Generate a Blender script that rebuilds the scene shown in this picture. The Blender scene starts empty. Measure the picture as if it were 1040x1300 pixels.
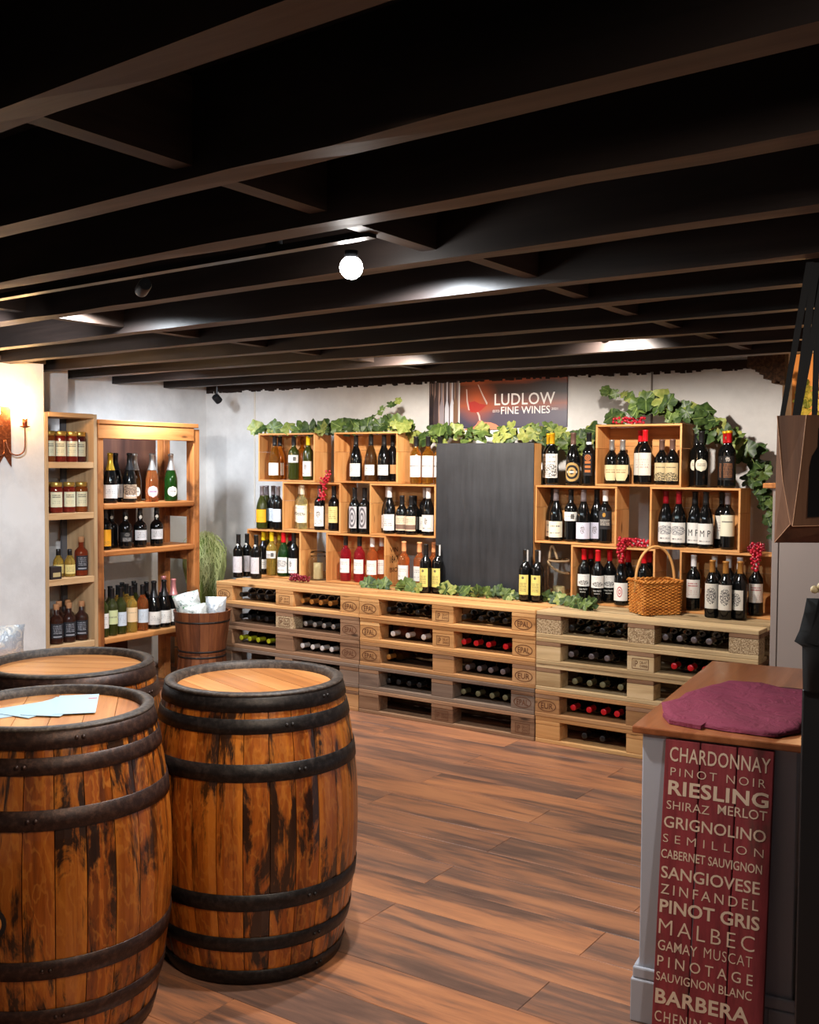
import bpy, bmesh, math, random
from mathutils import Vector, Matrix, Euler
random.seed(7)
PI = math.pi
SC = bpy.context.scene
COL = SC.collection

# ------------------------------------------------------------------ camera
cam_d = bpy.data.cameras.new('camera'); cam = bpy.data.objects.new('camera', cam_d); COL.objects.link(cam)
cam_d.sensor_fit = 'HORIZONTAL'; cam_d.sensor_width = 36; cam_d.lens = 1344.5/1040*36
PITCH, ROLL, YAW = -.0444, .0068, -.5932
fw = Vector((math.sin(YAW)*math.cos(PITCH), math.cos(YAW)*math.cos(PITCH), math.sin(PITCH)))
r0 = Vector((math.cos(YAW), -math.sin(YAW), 0)); u0 = r0.cross(fw)
rr = r0*math.cos(ROLL)+u0*math.sin(ROLL); uu = -r0*math.sin(ROLL)+u0*math.cos(ROLL)
M = Matrix((rr, uu, -fw)).transposed().to_4x4(); M.translation = Vector((5.0274, -5.136, 1.5048))
cam.matrix_world = M; cam_d.clip_start = .05
SC.camera = cam

# ------------------------------------------------------------------ world, exposure, lights
W = bpy.data.worlds.new('world'); SC.world = W; W.use_nodes = True
W.node_tree.nodes['Background'].inputs[0].default_value = (.55, .6, .7, 1)
W.node_tree.nodes['Background'].inputs[1].default_value = .02
vs = SC.view_settings
vs.view_transform = 'Standard'; vs.look = 'None'; vs.gamma = 1; vs.use_curve_mapping = False
vs.exposure = .35

def lamp(name, kind, loc, power, col, radius=.03, target=None, angle=None, blend=.5):
    l = bpy.data.lights.new(name, kind); o = bpy.data.objects.new(name, l); COL.objects.link(o)
    o.location = loc; l.energy = power; l.color = col
    if kind == 'AREA':
        l.shape = 'DISK'; l.size = radius
    else:
        l.shadow_soft_size = radius
    if target is not None:
        o.rotation_euler = (Vector(target)-Vector(loc)).to_track_quat('-Z', 'Y').to_euler()
    if kind == 'SPOT':
        l.spot_size = math.radians(angle); l.spot_blend = blend
    return o
WARM = (1, .80, .58); NEUT = (1, .92, .83); COOL = (.80, .89, 1)
lamp('right_display_light', 'SPOT', (3.0, -.47, 2.080), 64, NEUT, .02, (2.95, .55, 1.1), 150, .5)
lamp('left_display_light', 'SPOT', (1.75, -.47, 2.080), 102, NEUT, .03, (1.35, .5, .9), 135, .8)
lamp('corner_light', 'SPOT', (-.02, -.47, 2.055), 78, COOL, .05, (-.4, .1, .6), 150, .8)
lamp('bulb_light', 'SPOT', (3.30, -2.86, 1.99), 60, (1, .93, .85), .03, (3.3, -2.86, 0), 150, .6)
lamp('bay_light', 'SPOT', (3.12, -2.36, 2.115), 60, (.85, .93, 1), .02, (3.12, -2.3, 0), 170, .3)
lamp('bay_light', 'SPOT', (1.55, -2.28, 2.115), 40, (.85, .93, 1), .02, (1.55, -2.2, 0), 170, .3)
lamp('track_spot_light', 'SPOT', (1.54, -2.76, 1.96), 120, (.90, .94, 1), .03, (-.2, -1.5, 1.1), 100, .7)
lamp('sconce_light', 'POINT', (-.10, -1.388, 1.83), 4.5, (1, .55, .20), .02)
lamp('sconce_light', 'POINT', (-.10, -1.563, 1.83), 4.5, (1, .55, .20), .02)
lamp('back_room_light', 'POINT', (3.5, 1.6, 1.9), 16, (1, .55, .24), .04)
lamp('shop_fill_light', 'SPOT', (4.15, -3.75, 2.02), 50, WARM, .06, (2.7, -3.0, .4), 95, .8)  # added warm fill for the barrel fronts, no fixture modelled
lamp('shop_fill_light', 'SPOT', (5.4, -4.3, 2.02), 45, NEUT, .06, (4.2, -2.3, .3), 110, .8)  # added fill aimed at the counter, unseen source

# ------------------------------------------------------------------ helpers
def srgb(r, g, b):
    f = lambda c: c/12.92 if c <= .04045 else ((c+.055)/1.055)**2.4
    return (f(r/255), f(g/255), f(b/255), 1)

def link(o, parent=None):
    COL.objects.link(o)
    if parent is not None: o.parent = parent
    return o

def mesh(name, verts, faces, mat=None, smooth=False, uvs=None):
    me = bpy.data.meshes.new(name)
    me.from_pydata([tuple(v) for v in verts], [], faces)
    if mat is not None:
        for m_ in (mat if isinstance(mat, list) else [mat]): me.materials.append(m_)
    if smooth: me.polygons.foreach_set('use_smooth', [True]*len(me.polygons))
    if uvs:
        uv = me.uv_layers.new(name='UVMap')
        for l in me.loops: uv.data[l.index].uv = uvs[l.vertex_index]
    me.update()
    return me

def obj(name, me, parent=None, loc=None, rot=None, scale=None):
    o = bpy.data.objects.new(name, me); link(o, parent)
    if loc is not None: o.location = loc
    if rot is not None: o.rotation_euler = rot
    if scale is not None: o.scale = scale
    return o

def tag(o, label, cat, group=None):
    o['label'] = label; o['category'] = cat
    if group: o['group'] = group
    return o

def thing(name, label, cat, loc=(0, 0, 0), rz=0, group=None):
    o = bpy.data.objects.new(name, None); link(o); o.location = loc; o.rotation_euler = (0, 0, rz)
    o.empty_display_size = .05
    return tag(o, label, cat, group)

def struct(o): o['kind'] = 'structure'; return o

class MB:
    """collects shapes into one mesh"""
    def __init__(s): s.v = []; s.f = []
    def add(s, v, f):
        n = len(s.v); s.v += [Vector(a) for a in v]; s.f += [tuple(i+n for i in a) for a in f]; return s
    def box(s, x0, x1, y0, y1, z0, z1, mat=None):
        v = [Vector(p) for p in ((x0,y0,z0),(x1,y0,z0),(x1,y1,z0),(x0,y1,z0),(x0,y0,z1),(x1,y0,z1),(x1,y1,z1),(x0,y1,z1))]
        if mat is not None: v = [mat @ p for p in v]
        return s.add(v, [(0,3,2,1),(4,5,6,7),(0,1,5,4),(1,2,6,5),(2,3,7,6),(3,0,4,7)])
    def lathe(s, prof, n=20, cx=0, cy=0, mat=None, close=True):
        v = []; f = []
        for r, z in prof:
            for k in range(n):
                a = 2*PI*k/n; p = Vector((cx+r*math.cos(a), cy+r*math.sin(a), z)); v.append(mat @ p if mat is not None else p)
        for i in range(len(prof)-1):
            for k in range(n):
                a = i*n+k; b = i*n+(k+1) % n; f.append((a, b, b+n, a+n))
        if close:
            f.append(tuple(range(n))[::-1]); m = (len(prof)-1)*n; f.append(tuple(range(m, m+n)))
        return s.add(v, f)
    def tube(s, pts, r, n=6, closed=False, caps=True):
        pts = [Vector(p) for p in pts]; m = len(pts); v = []; f = []
        rs = r if isinstance(r, (list, tuple)) else [r]*m
        up = Vector((0, 0, 1)); prev = None
        for i, p in enumerate(pts):
            if closed: t = pts[(i+1) % m]-pts[i-1]
            else: t = pts[min(i+1, m-1)]-pts[max(i-1, 0)]
            t = t.normalized() if t.length > 1e-9 else Vector((0, 0, 1))
            if prev is None:
                a = up if abs(t.z) < .9 else Vector((1, 0, 0)); sx = t.cross(a).normalized()
            else:
                sx = (prev-t*prev.dot(t)); sx = sx.normalized() if sx.length > 1e-6 else prev
            prev = sx; sy = t.cross(sx)
            for k in range(n):
                a = 2*PI*k/n; v.append(p+sx*(rs[i]*math.cos(a))+sy*(rs[i]*math.sin(a)))
        for i in range(m if closed else m-1):
            for k in range(n):
                a = i*n+k; b = i*n+(k+1) % n; c = ((i+1) % m)*n+(k+1) % n; d = ((i+1) % m)*n+k
                f.append((a, b, c, d))
        if caps and not closed:
            f.append(tuple(range(n))[::-1]); q = (m-1)*n; f.append(tuple(range(q, q+n)))
        return s.add(v, f)
    def sphere(s, c, r, n=8, m=5):
        pr = [(r*math.sin(PI*i/m)+1e-5, -r*math.cos(PI*i/m)) for i in range(m+1)]
        T = Matrix.Translation(Vector(c)); return s.lathe(pr, n, mat=T)
    def build(s, name, mat, parent=None, smooth=False, loc=None, rot=None):
        return obj(name, mesh(name, s.v, s.f, mat, smooth), parent, loc, rot)

def bevel(o, w=.003, seg=1):
    b = bmesh.new(); b.from_mesh(o.data)
    bmesh.ops.bevel(b, geom=b.edges[:], offset=w, segments=seg, affect='EDGES', profile=.5, clamp_overlap=True)
    b.to_mesh(o.data); b.free(); return o

_txt = {}
def text_geo(body, bold=0., spacing=1.):
    """vertices (x, y) and faces of a flat text one unit high, starting at x = 0"""
    key = (body, bold, spacing)
    if key in _txt: return _txt[key]
    cu = bpy.data.curves.new('t', 'FONT'); cu.body = body; cu.size = 1.4; cu.offset = bold; cu.space_character = spacing
    cu.resolution_u = 3
    o = bpy.data.objects.new('t', cu); COL.objects.link(o)
    bpy.context.view_layer.update()
    me = o.evaluated_get(bpy.context.evaluated_depsgraph_get()).to_mesh()
    v = [(a.co.x, a.co.y) for a in me.vertices]; f = [tuple(p.vertices) for p in me.polygons]
    o.to_mesh_clear(); bpy.data.objects.remove(o); bpy.data.curves.remove(cu)
    x0 = min(a[0] for a in v); x1 = max(a[0] for a in v); y1 = max(a[1] for a in v); y0 = min(a[1] for a in v)
    _txt[key] = ([((a[0]-x0)/(x1-x0), (a[1]-y0)/(y1-y0)) for a in v], f, (x1-x0)/(y1-y0))
    return _txt[key]

# ------------------------------------------------------------------ materials
MATS = {}
def pm(name, base=(.5,.5,.5,1), rough=.5, metal=0, spec=.5, trans=0, ior=1.45, coat=0, emit=None, estr=0):
    if name in MATS: return MATS[name]
    m = bpy.data.materials.new(name); m.use_nodes = True; b = m.node_tree.nodes['Principled BSDF']
    b.inputs['Base Color'].default_value = base; b.inputs['Roughness'].default_value = rough
    b.inputs['Metallic'].default_value = metal; b.inputs['Specular IOR Level'].default_value = spec
    b.inputs['Transmission Weight'].default_value = trans; b.inputs['IOR'].default_value = ior
    b.inputs['Coat Weight'].default_value = coat; b.inputs['Coat Roughness'].default_value = .1
    if emit: b.inputs['Emission Color'].default_value = emit; b.inputs['Emission Strength'].default_value = estr
    MATS[name] = m; return m

class NT:
    def __init__(s, m): s.t = m.node_tree; s.b = s.t.nodes['Principled BSDF']
    def n(s, typ, **kw):
        x = s.t.nodes.new('ShaderNode'+typ)
        for k, v in kw.items(): setattr(x, k, v)
        return x
    def l(s, a, b): s.t.links.new(a, b)
    def val(s, sock, v):
        if hasattr(v, 'links') or isinstance(v, bpy.types.NodeSocket): s.l(v, sock)
        else: sock.default_value = v
    def math(s, op, a, b=0., c=None):
        x = s.n('Math', operation=op); s.val(x.inputs[0], a); s.val(x.inputs[1], b)
        if c is not None: s.val(x.inputs[2], c)
        return x.outputs[0]
    def mix(s, f, a, b, blend='MIX'):
        x = s.n('Mix', data_type='RGBA', blend_type=blend); s.val(x.inputs[0], f); s.val(x.inputs[6], a); s.val(x.inputs[7], b)
        return x.outputs[2]
    def ramp(s, f, stops, interp='LINEAR'):
        x = s.n('ValToRGB'); s.val(x.inputs[0], f); r = x.color_ramp; r.interpolation = interp
        while len(r.elements) < len(stops): r.elements.new(.5)
        for e, (p, c) in zip(r.elements, stops): e.position = p; e.color = c
        return x.outputs[0]
    def coords(s, scale=(1,1,1), rnd=4., kind='Object'):
        tc = s.n('TexCoord'); mp = s.n('Mapping'); mp.inputs['Scale'].default_value = scale
        s.l(tc.outputs[kind], mp.inputs[0])
        if rnd:
            oi = s.n('ObjectInfo'); cx = s.n('CombineXYZ')
            v = s.math('MULTIPLY', oi.outputs['Random'], rnd*7.3); w = s.math('MULTIPLY', oi.outputs['Random'], rnd*13.1)
            s.l(v, cx.inputs[0]); s.l(w, cx.inputs[1]); s.l(v, cx.inputs[2]); s.l(cx.outputs[0], mp.inputs['Location'])
        return mp.outputs[0]
    def noise(s, vec, scale=5., detail=4., rough=.55, dist=0.):
        x = s.n('TexNoise'); s.l(vec, x.inputs['Vector']); x.inputs['Scale'].default_value = scale
        x.inputs['Detail'].default_value = detail; x.inputs['Roughness'].default_value = rough; x.inputs['Distortion'].default_value = dist
        return x.outputs['Fac']
    def bump(s, h, strength=.3, dist=.01):
        x = s.n('Bump'); x.inputs['Strength'].default_value = strength; x.inputs['Distance'].default_value = dist
        s.l(h, x.inputs['Height']); s.l(x.outputs[0], s.b.inputs['Normal'])

def gv(v): return (v, v, v, 1)
def wood(name, dark, mid, light, axis='X', grain=28., rough=.6, vary=.25, knots=True, coat=0., bump=.25, stain=None, spec=.4):
    if name in MATS: return MATS[name]
    m = pm(name, mid, rough, coat=coat, spec=spec); t = NT(m)
    k = {'X': (.07, 1, 1), 'Y': (1, .07, 1), 'Z': (1, 1, .07)}[axis]
    vec = t.coords(k, 4.)
    g = t.noise(vec, grain, 6, .65, .6); g2 = t.noise(vec, grain*.22, 3, .5, 1.2)
    f = t.math('ADD', t.math('MULTIPLY', g, .55), t.math('MULTIPLY', g2, .45))
    c = t.ramp(f, [(.36, dark), (.50, mid), (.64, light)])
    oi = t.n('ObjectInfo'); hsv = t.n('HueSaturation')
    t.l(t.math('ADD', t.math('MULTIPLY', oi.outputs['Random'], vary), 1-vary/2), hsv.inputs['Value']); t.l(c, hsv.inputs['Color'])
    c = hsv.outputs[0]
    if knots:
        vo = t.n('TexVoronoi'); v2 = t.coords({'X': (.5,1.6,1.6), 'Y': (1.6,.5,1.6), 'Z': (1.6,1.6,.5)}[axis], 5.)
        t.l(v2, vo.inputs['Vector']); vo.inputs['Scale'].default_value = 5.
        kf = t.ramp(vo.outputs['Distance'], [(.0, gv(1)), (.05, gv(.8)), (.10, gv(0))])
        c = t.mix(kf, c, tuple(x*.35 for x in dark[:3])+(1,))
    if stain:
        n3 = t.noise(t.coords((1,1,1), 6.), 6., 4, .6)
        c = t.mix(t.ramp(n3, [(.52, gv(0)), (.68, gv(.8))]), c, stain)
    t.l(c, t.b.inputs['Base Color'])
    t.bump(g, bump, .004); return m

PINE = wood('crate_pine', srgb(176,112,58), srgb(206,146,86), srgb(222,168,108), 'X', 22)
PINEZ = wood('crate_pine_upright', srgb(176,112,58), srgb(206,146,86), srgb(222,168,108), 'Z', 22)
PINE_E = PINE
SHELFW = wood('shelf_oak', srgb(170,128,84), srgb(200,160,114), srgb(216,180,136), 'Y', 20)
SHELFZ = wood('shelf_oak_upright', srgb(150,120,86), srgb(178,146,108), srgb(196,166,128), 'Z', 20)
RUST = wood('reclaimed_pine', srgb(120,62,26), srgb(184,116,62), srgb(206,142,84), 'Z', 16, stain=srgb(70,38,20))
RUSTY = wood('reclaimed_pine_along', srgb(120,62,26), srgb(190,122,64), srgb(214,150,88), 'Y', 16)
DARKW = wood('dark_backing_wood', srgb(46,26,20), srgb(70,42,32), srgb(90,58,42), 'Z', 10, vary=.1)
PAL = {
 'honey': wood('pallet_honey', srgb(148,98,52), srgb(194,142,88), srgb(214,168,112), 'X', 14, .8),
 'pale':  wood('pallet_pale', srgb(150,122,84), srgb(192,164,122), srgb(208,184,146), 'X', 14, .85),
 'tan':   wood('pallet_tan', srgb(124,86,52), srgb(172,126,82), srgb(192,150,106), 'X', 14, .85),
 'brown': wood('pallet_brown', srgb(88,60,42), srgb(134,100,74), srgb(156,122,94), 'X', 14, .85),
 'grey':  wood('pallet_grey', srgb(76,62,54), srgb(116,96,82), srgb(136,116,100), 'X', 14, .9)}
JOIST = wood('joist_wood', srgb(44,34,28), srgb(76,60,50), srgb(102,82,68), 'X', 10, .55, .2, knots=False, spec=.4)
STAVE = None
def make_stave():
    m = pm('barrel_oak', rough=.32, coat=.35); t = NT(m)
    vec = t.coords((1, 1, .06), 5.)
    g = t.noise(vec, 26., 6, .65, .8); g2 = t.noise(vec, 5., 3, .5, 1.)
    f = t.math('ADD', t.math('MULTIPLY', g, .5), t.math('MULTIPLY', g2, .5))
    c = t.ramp(f, [(.34, srgb(70,30,8)), (.48, srgb(150,76,20)), (.62, srgb(198,116,36))])
    # flame figure
    wv = t.n('TexWave', wave_type='RINGS'); v3 = t.coords((1.2, 1.2, .5), 7.); t.l(v3, wv.inputs['Vector'])
    wv.inputs['Scale'].default_value = 9.; wv.inputs['Distortion'].default_value = 14.; wv.inputs['Detail Scale'].default_value = 2.5; wv.inputs['Detail'].default_value = 3
    c = t.mix(t.math('MULTIPLY', t.ramp(wv.outputs['Fac'], [(.7, gv(0)), (1, gv(1))]), .22), c, srgb(222,150,66))
    # charred black wear with a torn shape of its own
    ch = t.noise(t.coords((1, 1, .28), 9.), 9., 6, .7, .6)
    ch2 = t.noise(t.coords((1, 1, .05), 3.), 30., 4, .7)
    h = t.math('ADD', t.math('MULTIPLY', ch, .72), t.math('MULTIPLY', ch2, .28))
    c = t.mix(t.ramp(h, [(.505, gv(0)), (.565, gv(.95))]), c, srgb(24,14,10))
    oi = t.n('ObjectInfo'); hsv = t.n('HueSaturation'); t.l(t.math('ADD', t.math('MULTIPLY', oi.outputs['Random'], .35), .78), hsv.inputs['Value'])
    t.l(c, hsv.inputs['Color']); t.l(hsv.outputs[0], t.b.inputs['Base Color']); t.bump(g, .2, .003); return m
STAVE = make_stave()
HEADW = wood('barrel_head_oak', srgb(128,72,34), srgb(186,120,64), srgb(210,148,88), 'X', 12, .38, .22, knots=False, coat=.2)
BUCKW = wood('bucket_wood', srgb(50,26,14), srgb(98,54,30), srgb(126,76,44), 'Z', 14, .5)
def make_iron(name, a, b, metal=.35, rough=.45):
    m = pm(name, a, rough, metal); t = NT(m); v = t.coords((1,1,1), 3.); n = t.noise(v, 60., 5, .7)
    t.l(t.ramp(n, [(.45, a), (.7, b)]), t.b.inputs['Base Color']); t.bump(n, .35, .003); return m
IRON = make_iron('painted_black_hoop', srgb(24,20,20), srgb(52,46,44))
IRONB = make_iron('rusty_brown_hoop', srgb(44,28,24), srgb(78,54,44))
RIM = make_iron('worn_chime', srgb(48,39,34), srgb(92,80,70), 0, .55)
def make_wall():
    m = pm('white_plaster', srgb(226,222,218), .85); t = NT(m); v = t.coords((1,1,1), 0)
    n = t.noise(v, 3., 5, .6); n2 = t.noise(v, 30., 4, .6)
    t.l(t.ramp(n, [(.35, srgb(206,202,198)), (.6, srgb(226,223,219))]), t.b.inputs['Base Color']); t.bump(n2, .25, .006); return m
PLASTER = make_wall()
PLANKM = None
def make_floor():
    m = pm('floor_laminate', rough=.34, spec=.45); t = NT(m)
    v = t.coords((.10, 1, 1), 5.)
    g = t.noise(v, 34., 7, .68, .5); g2 = t.noise(t.coords((.16, 1, 1), 9.), 5.5, 3, .55, .8)
    f = t.math('ADD', t.math('MULTIPLY', g, .38), t.math('MULTIPLY', g2, .62))
    c = t.ramp(f, [(.36, srgb(74,58,54)), (.45, srgb(118,88,74)), (.53, srgb(172,116,84)), (.62, srgb(194,132,92))])
    oi = t.n('ObjectInfo'); c2 = t.mix(t.math('MULTIPLY', oi.outputs['Random'], .45), c, srgb(126,98,86))
    t.l(c2, t.b.inputs['Base Color']); t.bump(g, .12, .002)
    return m
PLANKM = make_floor()
GLASS = {
 'black': pm('black_glass', (.004,.004,.004,1), .10, spec=.6),
 'darkamber': pm('dark_amber_glass', (.05,.018,.004,1), .06, spec=.6),
 'amber': pm('amber_glass', (.50,.20,.02,1), .05, trans=.85),
 'olive': pm('olive_glass', (.03,.035,.006,1), .06, spec=.6),
 'green': pm('green_glass', (.022,.10,.014,1), .05, trans=.75),
 'clear': pm('pale_wine_glass', (.90,.84,.45,1), .03, trans=.9),
 'paleamber': pm('golden_wine_glass', (.85,.58,.12,1), .04, trans=.8),
 'rose': pm('rose_wine_glass', (.62,.035,.06,1), .04, trans=.85),
 'orange': pm('orange_wine_glass', (.85,.27,.08,1), .04, trans=.85),
 'rosedark': pm('dark_rose_glass', (.16,.05,.03,1), .06),
 'redjar': pm('red_jam_glass', (.20,.02,.012,1), .06, trans=.35),
 'amberjar': pm('honey_glass', (.35,.08,.015,1), .06, trans=.5),
 'darkjar': pm('dark_jam_glass', (.06,.012,.01,1), .06),
 'brownred': pm('brown_red_glass', (.20,.03,.01,1), .05, trans=.3),
 'brownblack': pm('brown_black_glass', (.03,.01,.006,1), .06)}
CAPS = {k: pm('capsule_'+n, c, r, mt) for k, n, c, r, mt in (
 ('black','black',(.012,.012,.013,1),.3,0), ('grey','grey',srgb(120,110,112),.35,.3), ('silver','silver',srgb(190,188,184),.3,.7),
 ('yellow','yellow',srgb(226,190,30),.35,0), ('white','white',srgb(232,228,224),.4,0), ('cream','cream',srgb(222,206,176),.4,0),
 ('brown','brown',srgb(112,84,74),.35,.2), ('red','red',srgb(206,22,34),.3,0), ('darkred','dark_red',srgb(132,14,26),.3,0),
 ('gold','gold',srgb(228,170,30),.3,.4), ('goldbrown','brown_gold',srgb(184,128,62),.35,.35), ('goldfoil','gold_foil',srgb(214,176,60),.25,.7),
 ('peach','peach',srgb(236,164,110),.4,0), ('pink','pink_foil',srgb(226,150,150),.3,.3), ('cork','cork',srgb(170,120,80),.8,0),
 ('goldlid','gold_lid',srgb(206,170,86),.3,.7), ('yellowgreen','yellow_green',srgb(186,190,40),.35,0), ('olivegrey','olive_grey',srgb(120,116,86),.4,.2),
 ('redgold','deep_red',srgb(176,20,26),.3,.1))}
WHITE_INK = srgb(225,222,214)

def label_mat(name, base, ink=srgb(60,55,55), rows=(), motif=None, minks=None, border=None):
    """printed paper: rows = (v0, v1, number of lines, density); motif = (u, v, ru, rv, kind)"""
    if name in MATS: return MATS[name]
    m = pm(name, base, .65); t = NT(m)
    tc = t.n('TexCoord'); sp = t.n('SeparateXYZ'); t.l(tc.outputs['UV'], sp.inputs[0]); U, V = sp.outputs[0], sp.outputs[1]
    c = base
    def band(x, a, b_): return t.math('MULTIPLY', t.math('GREATER_THAN', x, a), t.math('LESS_THAN', x, b_))
    for (v0, v1, n, d) in rows:
        fr = t.math('FRACT', t.math('MULTIPLY', t.math('SUBTRACT', V, v0), n/(v1-v0)))
        on = band(fr, .25, .8)
        cx = t.n('CombineXYZ'); t.l(t.math('MULTIPLY', U, 26.), cx.inputs[0])
        t.l(t.math('FLOOR', t.math('MULTIPLY', V, n/(v1-v0))), cx.inputs[1])
        nz = t.noise(cx.outputs[0], 1.6, 1, .5)
        on = t.math('MULTIPLY', on, t.math('GREATER_THAN', nz, 1-d))
        on = t.math('MULTIPLY', on, t.math('MULTIPLY', band(V, v0, v1), band(U, .18, .82)))
        c = t.mix(t.math('MULTIPLY', on, .75), c, ink)
    if motif:
        u, v, ru, rv, kind = motif
        du = t.math('DIVIDE', t.math('SUBTRACT', U, u), ru); dv = t.math('DIVIDE', t.math('SUBTRACT', V, v), rv)
        if kind in ('square', 'band'): on = t.math('MULTIPLY', t.math('LESS_THAN', t.math('ABSOLUTE', du), 1.), t.math('LESS_THAN', t.math('ABSOLUTE', dv), 1.))
        else: on = t.math('LESS_THAN', t.math('ADD', t.math('MULTIPLY', du, du), t.math('MULTIPLY', dv, dv)), 1.)
        if kind in ('blob', 'landscape'):
            sc = (14., 14.) if kind == 'blob' else (9., 30.)
            cx = t.n('CombineXYZ'); t.l(t.math('MULTIPLY', U, sc[0]), cx.inputs[0]); t.l(t.math('MULTIPLY', V, sc[1]), cx.inputs[1])
            nz = t.noise(cx.outputs[0], 1., 3, .6); on = t.math('MULTIPLY', on, t.math('GREATER_THAN', nz, .48))
        if kind == 'rings':
            rd = t.math('SQRT', t.math('ADD', t.math('MULTIPLY', du, du), t.math('MULTIPLY', dv, dv)))
            on = t.math('MULTIPLY', on, t.math('GREATER_THAN', t.math('FRACT', t.math('MULTIPLY', rd, 2.)), .5))
        c = t.mix(t.math('MULTIPLY', on, .85), c, minks or ink)
    if border:
        e = t.math('MULTIPLY', band(U, .05, .95), band(V, .04, .96)); c = t.mix(e, border, c)
    if hasattr(c, 'links'): t.l(c, t.b.inputs['Base Color'])
    return m
PAPER = srgb(232,228,220); CREAM = srgb(226,214,176)
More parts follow.
